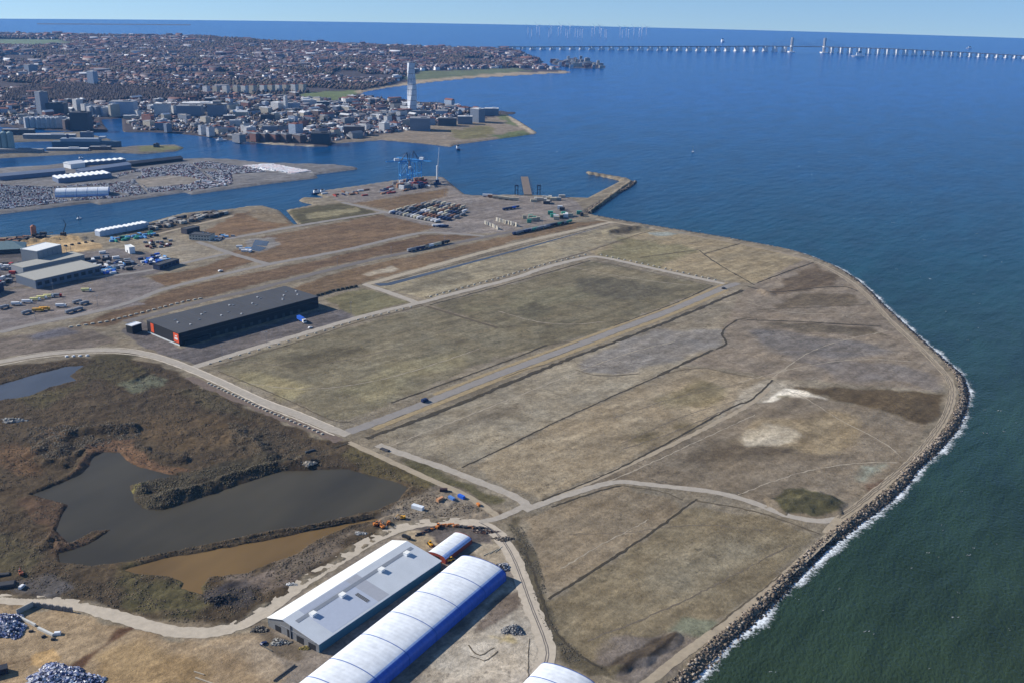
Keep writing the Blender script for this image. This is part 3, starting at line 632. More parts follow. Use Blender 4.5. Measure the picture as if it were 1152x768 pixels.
# --- long shed with the crooked gable: local x along the shed, local y to the left
A = Vector(G(359, 724, 8.8)); hx = Vector(G(496, 630.5, 8.8))-A
e = empty('storage_shed', (A.x, A.y, LZ), math.atan2(hx.y, hx.x))
tag(e, 'long grey-roofed storage shed with four roof hatches beside the striped arched hall', 'warehouse')
Ln = hx.length; Wd = 43.5; he = 6.3; hr = 10.6; yr = 30.0
b = MB(); b.prism([(0, 0), (Ln, 0), (Ln, .3), (0, .3)], 0, he-.05, teal_wall); 
b.prism([(0, Wd-.3), (Ln, Wd-.3), (Ln, Wd), (0, Wd)], 0, he-.05, teal_wall); b.build('side_wall', e)
for x0 in (0, Ln-.3):
    b = MB(); pr = [(.3, 0), (.3, he), (yr, hr-.1), (Wd-.3, he), (Wd-.3, 0)]
    vs = [(x0, y, z) for y, z in pr]+[(x0+.3, y, z) for y, z in pr]; n = 5
    b.add(vs, [list(range(n)), list(range(n, 2*n))[::-1]]+[[i, n+i, n+(i+1) % n, (i+1) % n] for i in range(n)], mat('grey_gable', (.2, .2, .2), .7, var=.25, scale=.5))
    g = b.build('gable_wall', e)
    if x0 == 0:
        for y, wd_, h_ in ((6, 6, 5), (16, 6, 5.5), (25, 4, 7), (35, 5, 5)):
            d = MB(); d.box(-.06, y, 0, .1, wd_, h_*.8, door_black); d.build('doorway', g)
        d = MB(); d.box(-.2, 18, 5.6, .3, 30, .35, steel); d.box(-.3, 24, 0, .5, .8, 9.3, steel); d.build('door_track', g)
b = MB()
def slab(bb, x0, x1, y0, z0, y1, z1, m, t=.25):
    bb.add([(x0, y0, z0), (x1, y0, z0), (x1, y1, z1), (x0, y1, z1), (x0, y0, z0+t), (x1, y0, z0+t), (x1, y1, z1+t), (x0, y1, z1+t)],
           [[3, 2, 1, 0], [4, 5, 6, 7], [0, 1, 5, 4], [1, 2, 6, 5], [2, 3, 7, 6], [3, 0, 4, 7]], m)
zr = lambda y: he+(hr-he)*(y/yr) if y < yr else hr-(hr-he)*((y-yr)/(Wd-yr))
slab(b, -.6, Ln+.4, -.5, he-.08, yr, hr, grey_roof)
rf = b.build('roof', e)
b = MB(); slab(b, -.6, Ln+.4, yr+.02, hr, Wd+.5, he-.15, lt_roof); b.build('roof', e)['label'] = 'narrow roof slope painted brighter as the sunlit side'  # slope facing the sun: its extra brightness is painted into the material
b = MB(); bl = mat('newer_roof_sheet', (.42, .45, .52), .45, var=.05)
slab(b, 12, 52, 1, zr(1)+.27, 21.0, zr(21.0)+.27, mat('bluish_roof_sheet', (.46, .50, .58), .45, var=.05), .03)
slab(b, 52, 62, 1, zr(1)+.28, yr-1, zr(yr-1)+.28, mat('grey_roof_sheet', (.40, .41, .44), .5, var=.05), .03)  # darker grey strip across the whole slope
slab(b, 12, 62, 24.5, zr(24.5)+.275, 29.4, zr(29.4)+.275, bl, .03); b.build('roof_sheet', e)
b = MB(); slab(b, 4, Ln-3, 21.3, zr(21.3)+.3, 24.0, zr(24)+.3, dk_gutter, .08); b.build('roof_gutter', e)
for x in (15, 40, 76, 101):
    b = MB(); b.box(x, 20.2, zr(20.2)+.2, 3.6, 3.2, 1.7, white_p); hh = b.build('roof_hatch', e)
    b = MB(); b.box(x, 20.2, zr(20.2)+1.9, 4.0, 3.6, .15, lt_roof); b.build('hatch_lid', hh)
b = MB()
for k in range(3): slab(b, 46.3+k*1.0, 46.7+k*1.0, 5.5, zr(5.5)+.34, 15.5, zr(15.5)+.34, mat('dark_flashing', (.03, .03, .03), .5), .35)
b.build('skylight', e)

# --- arched fabric halls
def fabric(name, base, side, ribs=True):
    if name in _M: return _M[name]
    mt = bpy.data.materials.new(name); mt.use_nodes = True; n = mt.node_tree; bs = n.nodes['Principled BSDF']; bs.inputs['Roughness'].default_value = .55
    tc = n.nodes.new('ShaderNodeTexCoord'); wv = n.nodes.new('ShaderNodeTexWave'); wv.wave_type = 'BANDS'; wv.bands_direction = 'X'; wv.inputs['Scale'].default_value = .1; wv.inputs['Distortion'].default_value = 0
    n.links.new(tc.outputs['Object'], wv.inputs[0])
    no = n.nodes.new('ShaderNodeTexNoise'); no.inputs['Scale'].default_value = .25; no.inputs['Detail'].default_value = 5; n.links.new(tc.outputs['Object'], no.inputs['Vector'])
    r = n.nodes.new('ShaderNodeMapRange'); r.inputs[3].default_value = .93; r.inputs[4].default_value = 1.0; n.links.new(wv.outputs[0], r.inputs[0])
    r2 = n.nodes.new('ShaderNodeMapRange'); r2.inputs[1].default_value = .3; r2.inputs[2].default_value = .7; r2.inputs[3].default_value = .84; r2.inputs[4].default_value = 1.04; n.links.new(no.outputs[0], r2.inputs[0])
    q = n.nodes.new('ShaderNodeMath'); q.operation = 'MULTIPLY'; n.links.new(r.outputs[0], q.inputs[0]); n.links.new(r2.outputs[0], q.inputs[1])
    v = n.nodes.new('ShaderNodeVectorMath'); v.operation = 'MULTIPLY'; v.inputs[0].default_value = base; n.links.new(q.outputs[0], v.inputs[1]); n.links.new(v.outputs[0], bs.inputs['Base Color'])
    bp = n.nodes.new('ShaderNodeBump'); bp.inputs['Distance'].default_value = .15; n.links.new(q.outputs[0], bp.inputs['Height']); n.links.new(bp.outputs[0], bs.inputs['Normal'])
    _M[name] = mt; return mt
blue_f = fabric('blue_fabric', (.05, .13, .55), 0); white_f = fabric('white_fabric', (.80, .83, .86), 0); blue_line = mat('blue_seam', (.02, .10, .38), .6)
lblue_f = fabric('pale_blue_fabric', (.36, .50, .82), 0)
def arch_hall(x0y0, heading, length, width, wallh, rise, label, seams, roofm, wallm, blue_to=0.0, endm=None, name='fabric_hall', seamm=None):
    """local x along the hall from its far end towards the near one, local y across"""
    e = empty(name, (x0y0[0], x0y0[1], LZ), heading); tag(e, label, 'hall')
    n = 28; pr = []
    for i in range(n+1):
        t = i/n; a = pi*t; pr.append((width/2-width/2*cos(a), wallh+rise*sin(a)**.85))
    b = MB(); quadstrip(b, [(0, y, z) for y, z in pr], [(length, y, z) for y, z in pr], roofm); o = b.build('roof', e, smooth=True)
    if blue_to:  # roof curve on the shaded side recoloured blue, shade painted over white fabric
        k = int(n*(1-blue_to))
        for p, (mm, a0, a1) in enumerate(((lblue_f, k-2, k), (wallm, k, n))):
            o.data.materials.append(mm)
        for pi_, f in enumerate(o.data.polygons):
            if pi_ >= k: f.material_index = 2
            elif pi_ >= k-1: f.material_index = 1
    # the far side of this coordinate system is the shaded wall
    b = MB()
    for y in (0, width): b.add([(0, y, 0), (length, y, 0), (length, y, wallh), (0, y, wallh)], [[0, 1, 2, 3]], wallm)
    b.build('side_wall', e)
    for x in (0.0, length):
        b = MB(); P = [(x, 0, 0)]+[(x, y, z) for y, z in pr]+[(x, width, 0)]; b.add(P, [list(range(len(P)))], endm or wallm); ew = b.build('end_wall', e)
        b = MB(); b.box(x+(.08 if x > 0 else -.08), width/2, 0, .12, width*.35, wallh*1.1, door_black); b.build('doorway', ew)
    for s in seams:
        b = MB(); P = []
        for y, z in [(0, 0)]+pr+[(width, 0)]:
            k = 1.006; P.append((s, width/2+(y-width/2)*k, z*1.004+.05))
        quadstrip(b, P, [(x+.55, y, z) for x, y, z in P], seamm or blue_line); b.build('seam', e, smooth=True)
    return e
# big hall: far right foot, heading back towards the camera
ax = R(90-31.6)
hd = ax+pi
fr = Vector(G(569.5, 652.5, LZ))
# across = to the left (north-west) seen from the camera = heading rotated by -90 deg
Wt = 37.0
acr = Vector((cos(ax+pi/2), sin(ax+pi/2)))
o0 = fr+acr*Wt
sm = [.1]+[(Vector(G(*q_, LZ+4.2))-fr).length for q_ in ((543, 665.7), (515.7, 687.8), (485.7, 711), (454, 737), (419, 766))]; sm += [sm[-1]+19*k for k in (1, 2, 3)]
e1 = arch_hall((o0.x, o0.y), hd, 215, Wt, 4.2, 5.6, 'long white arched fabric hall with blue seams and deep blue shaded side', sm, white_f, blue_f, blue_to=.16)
# small red ended hall
f2 = Vector(G(531, 611, LZ)); W2 = 15; g2 = Vector(G(501, 634, LZ)); h2 = math.atan2((g2-f2).y, (g2-f2).x); ac2 = Vector((cos(h2-pi/2), sin(h2-pi/2))); q2 = f2+ac2*W2
red_w = mat('rust_red_panel', (.30, .055, .03), .6, var=.15)
arch_hall((q2.x, q2.y), h2, (g2-f2).length, W2, 3.4, 2.4, 'small arched hall with rust red walls and white roof', [.1], white_f, lblue_f, blue_to=.22, endm=red_w, seamm=red_w)
for ch in COL.objects:
    if ch.parent and ch.parent.get('label', '').startswith('small arched') and ch.name.startswith('side_wall'): ch.data.materials[0] = red_w
# hall cut off by the lower edge
W3 = 37; c3 = Vector(G(640, 768, LZ)); p3 = c3+acr*(W3/2)
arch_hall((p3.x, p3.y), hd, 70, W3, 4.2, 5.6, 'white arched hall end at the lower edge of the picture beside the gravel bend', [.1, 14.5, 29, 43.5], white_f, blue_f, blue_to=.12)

# ================================================================== big dark warehouse
blk = mat('black_cladding', (.018, .019, .022), .6, var=.2, scale=.3); blk_roof = mat('dark_grey_roof', (.062, .064, .07), .85, var=.12, scale=.05)
org = mat('orange_red_panel', (.75, .10, .03), .5, var=.05)
A = Vector(G(202.6, 391.5)); hx = Vector(G(358.5, 348.5))-A; Lw = hx.length; hw = 14.0
back = Vector(G(157, 362.6, LZ+hw)); ang = math.atan2(hx.y, hx.x)
dW = abs((back-A).dot(Vector((-sin(ang), cos(ang)))))
e = empty('warehouse', (A.x, A.y, LZ), ang); tag(e, 'huge flat-roofed black warehouse with orange red corner panels', 'warehouse')
b = MB(); b.box(Lw/2, dW/2, 0, Lw, dW, hw, blk); b.build('wall', e)
b = MB(); b.box(Lw/2, dW/2, hw, Lw+.6, dW+.6, .35, blk_roof)
rf = b.build('roof', e)
b = MB()
for k in range(1, 12): b.box(Lw*k/12, dW/2, hw+.36, .25, dW-1, .12, mat('roof_seam', (.10, .10, .108), .8))
b.build('roof_seam', rf)
for x, y in ((.1,.5),(.13,.25),(.28,.6),(.35,.3),(.5,.7),(.62,.5),(.72,.75),(.8,.3),(.86,.5),(.93,.35),(.97,.55),(.45,.12)):
    b = MB(); b.box(Lw*x, dW*y, hw+.35, 1.6, 1.6, 1.0, mat('roof_vent_white', (.55, .55, .55), .6)); b.build('roof_vent', rf)
for y0, y1 in ((.5, 10.5), (dW-14, dW-8)):
    b = MB(); b.box(-.2, (y0+y1)/2, 3, .3, y1-y0, 10, org); b.build('corner_panel', e)
    if y0 < 1:
        sgn = MB(); sgn.box(-.4, 5.5, 6, .1, 6, 2.2, mat('panel_white', (.75, .75, .75), .5)); sgn.box(-.4, 5.5, 9.5, .1, 4, 1.2, _M['panel_white']); sgn.build('lettering_panel', e)
b = MB(); b.box(-.15, dW/2, 0, .25, dW, 1.6, mat('white_plinth', (.6, .62, .62), .6)); b.build('plinth', e)
for k in range(14):
    b = MB(); b.box(14+k*11.2, -.08, 0, 4, .12, 4.6, mat('dock_door', (.05, .055, .062), .5)); b.build('dock_door', e)
b = MB(); b.box(Lw/2, -.1, 9, Lw-6, .14, .5, mat('cladding_band', (.05, .05, .055), .6)); b.build('cladding_band', e)
b = MB(); b.box(20, -2.2, 0, 30, 4, 4.5, blk); b.build('dock_annex', e)
for k in range(9):
    b = MB(); b.box(22+k*19, dW*(.38 if k % 2 else .66), hw+.36, 3.2, 1.6, .5, mat('roof_light', (.16, .17, .18), .3)); b.build('roof_light', rf)

# white topped annex left of the warehouse
def flat_building(pa, pb, depth, h, name, label, cat, wallm, roofm, group=None, windows=0, storeys=1, parapet=True, doors=0, winm=None, roofstuff=0):
    """front wall runs from pa to pb in the photo; depth goes away to the left of that line"""
    a = Vector(L(*pa)); bb = Vector(L(*pb)); d = bb-a; ln = d.length; ang = math.atan2(d.y, d.x)
    e = empty(name, (a.x, a.y, LZ), ang); tag(e, label, cat, group)
    b = MB(); b.box(ln/2, depth/2, 0, ln, depth, h, wallm); b.build('wall', e)
    b = MB(); b.box(ln/2, depth/2, h, ln+.4, depth+.4, .3, roofm)
    if parapet:
        for cx, cy, lx, ly in ((ln/2, -.05, ln+.4, .3), (ln/2, depth+.05, ln+.4, .3), (-.05, depth/2, .3, depth-.3), (ln+.05, depth/2, .3, depth-.3)): b.box(cx, cy, h+.31, lx, ly, .5, roofm)
    b.build('roof', e)
    if windows:
        for s in range(storeys):
            for k in range(windows):
                b = MB(); sh = h/storeys; b.box(ln*(k+.5)/windows, -.05, s*sh+sh*.35, ln/windows*.6, .1, sh*.4, winm or glass); b.build('window', e)
    for k in range(doors):
        b = MB(); b.box(ln*(k+.5)/doors, -.07, 0, min(4, ln/doors*.5), .12, min(4, h*.7), mat('grey_door', (.12, .13, .15), .5)); b.build('door', e)
    for k in range(roofstuff):
        b = MB(); b.box(ln*random.uniform(.1, .9), depth*random.uniform(.2, .8), h+.3, 2.5, 2, 1.3, steel); b.build('roof_unit', e)
    return e
glass = mat('dark_window', (.03, .04, .05), .15, var=.1)
flat_building((149.5, 376), (160, 372.5), 10, 9, 'annex_building', 'small dark annex with white roof at the left end of the black warehouse', 'building', blk, white_p)
greyb = mat('grey_cladding', (.24, .26, .28), .7, var=.1); tanroof = mat('weathered_flat_roof', (.36, .35, .31), .9, var=.1); bluegrey = mat('blue_grey_cladding', (.12, .15, .20), .6, var=.1)
flat_building((41, 325.5), (114, 308.5), 46, 11, 'factory_hall', 'low grey hall with weathered flat roof beside the tall box', 'factory', bluegrey, tanroof, windows=9, doors=4)
flat_building((27, 311), (96, 296), 30, 11, 'factory_hall', 'grey rear hall with bright notched roof edge below the tall box', 'factory', greyb, tanroof, doors=5)
e = flat_building((44, 301), (71, 293), 30, 22, 'factory_tower', 'tall windowless grey industrial box with white roof edge', 'factory', greyb, lt_roof)
for k in range(8):
    b = MB(); b.box(2+k*8, -.1, 2, .5, .2, 18, mat('wall_rib', (.17, .19, .21), .6)); b.build('wall_rib', e)
flat_building((-30, 340), (5, 327), 40, 10, 'factory_hall', 'dark blue hall cut off by the left edge', 'factory', mat('navy_cladding', (.03, .045, .09), .6), mat('navy_roof', (.07, .08, .11), .7), doors=2)
# hip roofed store at left edge
a = Vector(L(-10, 285)); e = empty('store_building', (a.x, a.y, LZ), R(20)); tag(e, 'green grey hipped roof store on the left edge by the sand', 'building')
b = MB(); b.box(14, 10, 0, 60, 36, 6, mat('dark_timber_wall', (.05, .055, .06), .8)); b.build('wall', e)
b = MB(); x0, x1, y0, y1 = -17, 45, -9, 29; b.add([(x0, y0, 6), (x1, y0, 6), (x1, y1, 6), (x0, y1, 6), (0, 10, 14), (28, 10, 14)], [[0, 1, 5, 4], [1, 2, 5], [2, 3, 4, 5], [3, 0, 4], [3, 2, 1, 0]], mat('green_grey_roof', (.17, .25, .26), .6)); b.build('roof', e)
flat_building((210.5, 264.2), (225, 261), 14, 8, 'office_building', 'dark two storey block with white end wall by the pale lot', 'building', mat('dark_brick', (.045, .045, .06), .8), blk_roof, windows=6, storeys=2)
flat_building((213, 270), (236, 271.5), 18, 8, 'office_building', 'cream two storey office with rows of windows by the pale lot', 'building', mat('cream_wall', (.52, .50, .42), .8), blk_roof, windows=7, storeys=2, roofstuff=2)
flat_building((180, 304.5), (202, 297.5), 12, 7, 'office_building', 'small dark office with white gable below the blue trucks', 'building', mat('navy_cladding', (.03, .045, .09), .6), blk_roof, windows=5)
flat_building((141, 283), (146, 286), 8, 9, 'storage_silo_house', 'small white upright store house by the blue trucks', 'building', white_p, lt_roof, doors=1)
# small white gable on blocks
for (pa, pb, hh) in (((203.5, 266.5), (209.5, 264.2), 8), ((179, 305.5), (180, 304.7), 7)):
    pass
# row of white topped tents by the channel
wt = mat('tent_white', (.80, .80, .80), .5, var=.03); tb = mat('tent_shade_side', (.42, .48, .58), .6)  # blue-grey wall colour carries the shading of otherwise white tents
proto = None
for k in range(11):
    t = k/10.0
    px, py = (113+t*48, 265.3-t*9.3) if k < 6 else (114.5+t*48, 265.3-t*9.3)
    a = Vector(L(px, py)); p2 = Vector(L(px+6, py-1.15)); an = math.atan2((p2-a).y, (p2-a).x)
    if proto is None:
        e = proto = empty('storage_tent', (a.x, a.y, LZ), an); tag(e, 'white peaked storage tent in the row along the channel', 'tent', 'white storage tents along the channel')
        b = MB(); b.box(0, 0, 0, 9.4, 13, 8, tb); b.build('wall', e)
        b = MB(); b.add([(-5, -7, 8), (5, -7, 8), (5, 7, 8), (-5, 7, 8), (0, -7, 9.6), (0, 7, 9.6)], [[0, 1, 4], [1, 2, 5, 4], [2, 3, 5], [3, 0, 4, 5], [3, 2, 1, 0]], wt); b.build('roof', e)
    else: dup(proto, (a.x, a.y, LZ), an)
# ================================================================== concrete bay in the lower left yard
e = empty('storage_bay', (0, 0, 0)); tag(e, 'roofless three sided concrete wall bay open on the sandy yard', 'storage bay')
pts = [(19, 691), (38, 681.5), (82, 688)]
pz = [Vector(L(*p)) for p in pts]
def wallseg(b, p, q, h, t, m, step=None):
    d = q-p; ang = math.atan2(d.y, d.x)
    b.box((p.x+q.x)/2, (p.y+q.y)/2, LZ, d.length, t, h, m, ang)
b = MB(); wallseg(b, pz[0], pz[1], 3.6, .5, conc); wallseg(b, pz[0]+Vector((-.6,-.4)), pz[1]+Vector((-.6,.2)), .8, .8, conc); b.build('side_wall', e)
b = MB(); q = pz[1]
d = pz[2]-pz[1]; n = 12
for k in range(n):
    p0 = pz[1]+d*((k+.06)/n); p1 = pz[1]+d*((k+.94)/n); wallseg(b, p0, p1, 2.6+.7*(k % 2), .9, conc_d)
b.build('back_wall', e)
w0 = Vector(L(18, 693)); w1 = Vector(L(40, 704)); b = MB(); wallseg(b, w0, w1, 1.6, 1.2, mat('pale_concrete', (.55, .54, .5), .85)); b.build('front_wall', e)
w0 = Vector(L(43, 707)); w1 = Vector(L(60, 715)); b = MB(); wallseg(b, w0, w1, 1.5, 1.4, _M['pale_concrete']); o = b.build('concrete_barrier'); tag(o, 'pale concrete barrier lying in line with the bay wall', 'barrier')
def block(px, py, lx, ly, h, m, rz, label, name='concrete_block', cat='block'):
    """a weathered block with chipped top edges"""
    a = L(px, py); b = MB(); c = .12*min(lx, ly, h*2)
    P = lambda s, z: [(-lx/2+s, -ly/2+s, z), (lx/2-s, -ly/2+s, z), (lx/2-s, ly/2-s, z), (-lx/2+s, ly/2-s, z)]
    vs = P(0, 0)+P(0, h-c)+P(c, h); b.add(vs, [[3, 2, 1, 0], [8, 9, 10, 11]]+[[i, (i+1) % 4, 4+(i+1) % 4, 4+i] for i in range(4)]+[[4+i, 4+(i+1) % 4, 8+(i+1) % 4, 8+i] for i in range(4)], m)
    o = b.build(name, loc=(a[0], a[1], LZ)); o.rotation_euler = (0, 0, rz); tag(o, label, cat); return o
dkm = mat('dark_scrap', (.04, .04, .045), .8, var=.3)
block(35, 710, 2.6, 1.2, 1.0, dkm, .3, 'dark block left of two others under the pale concrete barrier'); block(49, 716, 2.4, 1.4, 1.1, dkm, .8, 'dark block below the middle of the pale concrete barrier'); block(60, 719, 2.4, 1.6, 1.2, dkm, .2, 'dark block at the right end of the pale concrete barrier')
block(65, 713, 3.6, 2.2, 1.8, white_p, .2, 'white crate beside the right end of the concrete barrier', 'white_crate', 'crate'); 
# loading ramp / dark container at the left edge
def container(name, label, col, group=None):
    e = empty(name, (0, 0, 0)); tag(e, label, 'container', group)
    m_ = mat('container_'+col[0], col[1], .55, var=.12)
    b = MB(); X, Y, H = 12.0, 2.45, 2.6; n = 24; P = []
    for s in (-1, 1):
        row = [(-X/2+X*i/n, s*(Y/2-(.08 if i % 2 else 0)), 0) for i in range(n+1)]
        b.add(row+[(p[0], p[1], H) for p in row], [[i, i+1, n+2+i, n+1+i] for i in range(n)], m_)
    b.add([(-X/2, -Y/2, H), (X/2, -Y/2, H), (X/2, Y/2, H), (-X/2, Y/2, H)], [[0, 1, 2, 3]], m_)
    b.add([(-X/2, -Y/2, 0), (-X/2, Y/2, 0), (-X/2, Y/2, H), (-X/2, -Y/2, H)], [[0, 1, 2, 3]], m_)
    b.build('body', e)
    b = MB(); b.box(X/2+.02, -Y/4, .1, .06, Y/2-.05, H-.2, m_); b.box(X/2+.02, Y/4, .1, .06, Y/2-.05, H-.2, m_); b.build('door', e)
    b = MB()
    for y in (-.8, -.3, .3, .8): b.rod((X/2+.08, y, .1), (X/2+.08, y, H-.1), .03, steel, 5)
    b.build('lock_rod', e)
    return e
def place(e, px, py, rz, z=0, s=None):
    a = L(px, py); e.location = (a[0], a[1], LZ+z); e.rotation_euler = (0, 0, rz)
    if s: e.scale = (s, s, s)
    return e
c0 = container('shipping_container', 'dark steel container on the left edge of the sandy yard', ('charcoal', (.02, .022, .03)))
place(c0, -4, 758, R(28)); c0.scale = (1, 2.0, 1.5)
block(231, 766, 14, .9, .7, mat('pale_timber', (.38, .32, .24), .9), R(-24), 'long pale timber beam lying on the sandy yard', 'timber_beam', 'beam')
block(224, 757, 7, .7, .6, _M['pale_timber'], R(-22), 'short pale timber beam beside the longer one on the sandy yard', 'timber_beam', 'beam')

# ================================================================== heaps of scrap
def heap(name, label, cx, cy, rx, ry, h, cols, n, size, seed=1, z0=0.0, cat='heap'):
    """a heap of loose pieces, packed on a low cone"""
    rs = random.Random(seed); b = MB(); m_ = vmat('scrap_pieces', .6); c = L(cx, cy)
    for k in range(n):
        a = rs.uniform(0, 2*pi); q = rs.random()**.5; wob = 1+.22*sin(3*a+seed)+.12*sin(7*a)
        x = c[0]+rx*q*cos(a)*wob; y = c[1]+ry*q*sin(a)*wob; z = LZ+z0+h*(1-q**1.5)*rs.uniform(.8, 1.1)
        s = size*rs.uniform(.5, 1.4); col = rs.choice(cols); v = rs.uniform(.7, 1.25)
        M3 = Matrix.Rotation(rs.uniform(0, pi), 3, 'Z') @ Matrix.Rotation(rs.uniform(-.9, .9), 3, 'X')
        P = [M3 @ Vector((sx*s*.5, sy*s*.35, sz*s*.3)) for sz in (-1, 1) for sx, sy in ((-1, -1), (1, -1), (1, 1), (-1, 1))]
        b.add([(p.x+x, p.y+y, p.z+z) for p in P], [[3, 2, 1, 0], [4, 5, 6, 7], [0, 1, 5, 4], [1, 2, 6, 5], [2, 3, 7, 6], [3, 0, 4, 7]], m_, tint=tuple(min(.9, ch*v) for ch in col))
    # the solid core below the loose pieces
    n2 = 26; ring = []; 
    for r_ in (1.0, .7, .35):
        for i in range(n2):
            a = 2*pi*i/n2; wob = 1+.22*sin(3*a+seed)+.12*sin(7*a); ring.append((c[0]+rx*r_*.97*cos(a)*wob, c[1]+ry*r_*.97*sin(a)*wob, LZ+z0+(0 if r_ == 1 else h*(1-r_**1.5)*.85)))
    ring.append((c[0], c[1], LZ+z0+h*.9)); F = []
    for j in range(2): F += [[j*n2+i, j*n2+(i+1) % n2, (j+1)*n2+(i+1) % n2, (j+1)*n2+i] for i in range(n2)]
    F += [[2*n2+i, 2*n2+(i+1) % n2, 3*n2] for i in range(n2)]
    b.add(ring, F, m_, tint=tuple(ch*.5 for ch in cols[0]))
    o = b.build(name); tag(o, label, cat, None, 'stuff'); return o
scr = [(.55, .55, .6), (.7, .7, .72), (.10, .12, .24), (.18, .22, .38), (.04, .04, .07), (.35, .35, .42)]
heap('scrap_heap', 'heap of crushed white and blue scrap bales at the lower edge', 66, 766, 21, 13, 6, scr, 1500, 1.35, 2)
heap('scrap_heap', 'heap of crushed blue and white scrap at the left edge beside the bay', 2, 706, 14, 12, 6, scr, 1000, 1.3, 3)
grv = [(.34, .33, .31), (.42, .40, .37), (.10, .10, .11), (.2, .2, .2)]
heap('gravel_heap', 'small grey gravel heap on the pale yard beside the striped hall', 577, 709, 6.5, 4.5, 3.6, grv, 420, .8, 4)
heap('rubble_heap', 'dark rubble heap at the far end of the striped hall', 564, 638, 6, 4.5, 2.4, [(.05, .05, .06), (.3, .3, .3), (.6, .6, .65), (.1, .09, .08)], 220, .9, 5)
heap('rubble_heap', 'pale rubble heap on the bank of the large pond', 347, 523, 6, 4, 2, [(.45, .4, .32), (.35, .3, .24)], 160, .9, 6, z0=1.5)
heap('boulder_heap', 'heap of pale boulders in the dark wetland at the left edge', 14, 473, 11, 5, 2, [(.4, .39, .36), (.2, .19, .18), (.1, .1, .09)], 120, 1.6, 7)
heap('rubble_heap', 'rubble strewn beside the gable of the grey roofed shed', 315, 722, 6, 3, 1.6, [(.3, .28, .24), (.12, .11, .1), (.5, .48, .42)], 150, .8, 8)
heap('rubble_heap', 'dark debris at the corner of the shed by the sandy yard', 292, 708, 5, 3, 1.8, [(.05, .05, .05), (.3, .26, .2), (.12, .1, .08)], 140, .9, 9)
heap('pallet_heap', 'yellow stack of planks against the gable of the grey shed', 343, 729, 3, 1.4, 1.2, [(.5, .38, .1), (.4, .3, .1)], 50, 1.0, 10)
heap('coal_heap', 'black heap on the scrubby ground above the road', 246, 676, 8, 5, 3.2, [(.02, .02, .022), (.035, .03, .03)], 300, .9, 11)
heap('debris_heap', 'scattered debris beside the small red ended hall', 566, 606, 7, 3, 1.4, [(.1, .08, .06), (.3, .25, .2), (.05, .05, .05)], 140, 1.0, 12)
heap('debris_heap', 'loose rusty scrap in the yard above the small hall', 545, 598, 9, 2.5, 1.5, [(.12, .06, .04), (.06, .05, .05), (.3, .25, .2)], 160, .9, 13)
heap('stone_heap', 'pile of pale stones near the end of the brown pond', 405, 600, 5, 2.5, 1.2, [(.5, .48, .45), (.3, .28, .25)], 90, .8, 14)
heap('stone_heap', 'white stones on the slope beside the shed road', 327, 657, 4, 2, 1.0, [(.6, .58, .55), (.4, .38, .35)], 50, .8, 15)

block(320, 757, 17, .5, 1.1, mat('dark_low_wall', (.10, .10, .09), .9), R(58), 'low dark wall at the corner of the sandy yard beside the shed', 'yard_wall', 'wall')
block(300, 729, 9, .4, .8, mat('dark_low_wall', (.10, .10, .09), .9), R(-35), 'thin low kerb wall in front of the shed gable', 'yard_wall', 'wall')

# ================================================================== vehicles and plant
tyre = mat('tyre_rubber', (.015, .015, .015), .9)
def wheel_at(parent, x, y, r, w=.3):
    b = MB(); b.rod((x, y-w/2, r), (x, y+w/2, r), r, tyre, 12); b.build('wheel', parent)
def profile_body(b, prof, y0, y1, m, inset=0):
    n = len(prof); vs = [(x, y0, z) for x, z in prof]+[(x, y1, z) for x, z in prof]
    b.add(vs, [list(range(n))[::-1], list(range(n, 2*n))]+[[i, n+i, n+(i+1) % n, (i+1) % n][::-1] for i in range(n)], m)
def make_car(name, label, m, cat='car', group=None, van=False, simple=False):
    e = empty(name, (0, 0, 0)) if not simple else None
    b = MB()
    if van: prof = [(-2.5, .4), (2.5, .4), (2.5, 1.1), (2.0, 1.35), (1.4, 2.2), (-2.5, 2.3)]
    else: prof = [(-2.2, .35), (2.2, .35), (2.25, .8), (1.2, .95), (.5, 1.45), (-1.2, 1.48), (-1.9, 1.0), (-2.25, .95)]
    profile_body(b, prof, -.9, .9, m)
    if simple:
        gl = mat('car_glass', (.02, .025, .03), .15)
        b.add([(.52, -.8, 1.47), (1.16, -.8, 1.0), (1.16, .8, 1.0), (.52, .8, 1.47)], [[0, 1, 2, 3]], gl)
        for x in (-1.4, 1.4):
            for y in (-.85, .85): b.rod((x, y-.12, .33), (x, y+.12, .33), .33, tyre, 6)
        o = b.build(name); tag(o, label, cat, group); return o
    tag(e, label, cat, group); b.build('body', e)
    g = MB(); gl = mat('car_glass', (.02, .025, .03), .15)
    if van: g.add([(2.02, -.8, 1.38), (2.02, .8, 1.38), (1.45, .8, 2.18), (1.45, -.8, 2.18)], [[0, 1, 2, 3]], gl)
    else:
        g.add([(1.14, -.78, 1.0), (1.14, .78, 1.0), (.55, .78, 1.44), (.55, -.78, 1.44)], [[0, 1, 2, 3]], gl)
    for y in (-.915, .915): g.add([(-1.5, y, 1.02), (1.0, y, 1.02), (.5, y, 1.38), (-1.15, y, 1.40)], [[0, 1, 2, 3]], gl)
    g.build('window', e)
    for x in (-1.45, 1.45):
        for y in (-.85, .85): wheel_at(e, x, y, .34, .25)
    return e
def make_trailer(name, label, m, group, cat='trailer', L_=13.0):
    e = empty(name, (0, 0, 0)); tag(e, label, cat, group)
    b = MB(); b.box(0, 0, 1.25, L_, 2.5, 2.7, m); b.build('box', e)
    b = MB(); b.box(-.5, 0, .9, L_-1.5, 1.0, .34, tyre)
    for x in (-L_/2+1.6, -L_/2+2.9, -L_/2+4.2):
        b.rod((x, -1.2, .5), (x, 1.2, .5), .5, tyre, 8)
    b.box(L_/2-2.5, 0, .05, .3, 1.6, .95, tyre); b.build('chassis', e); return e
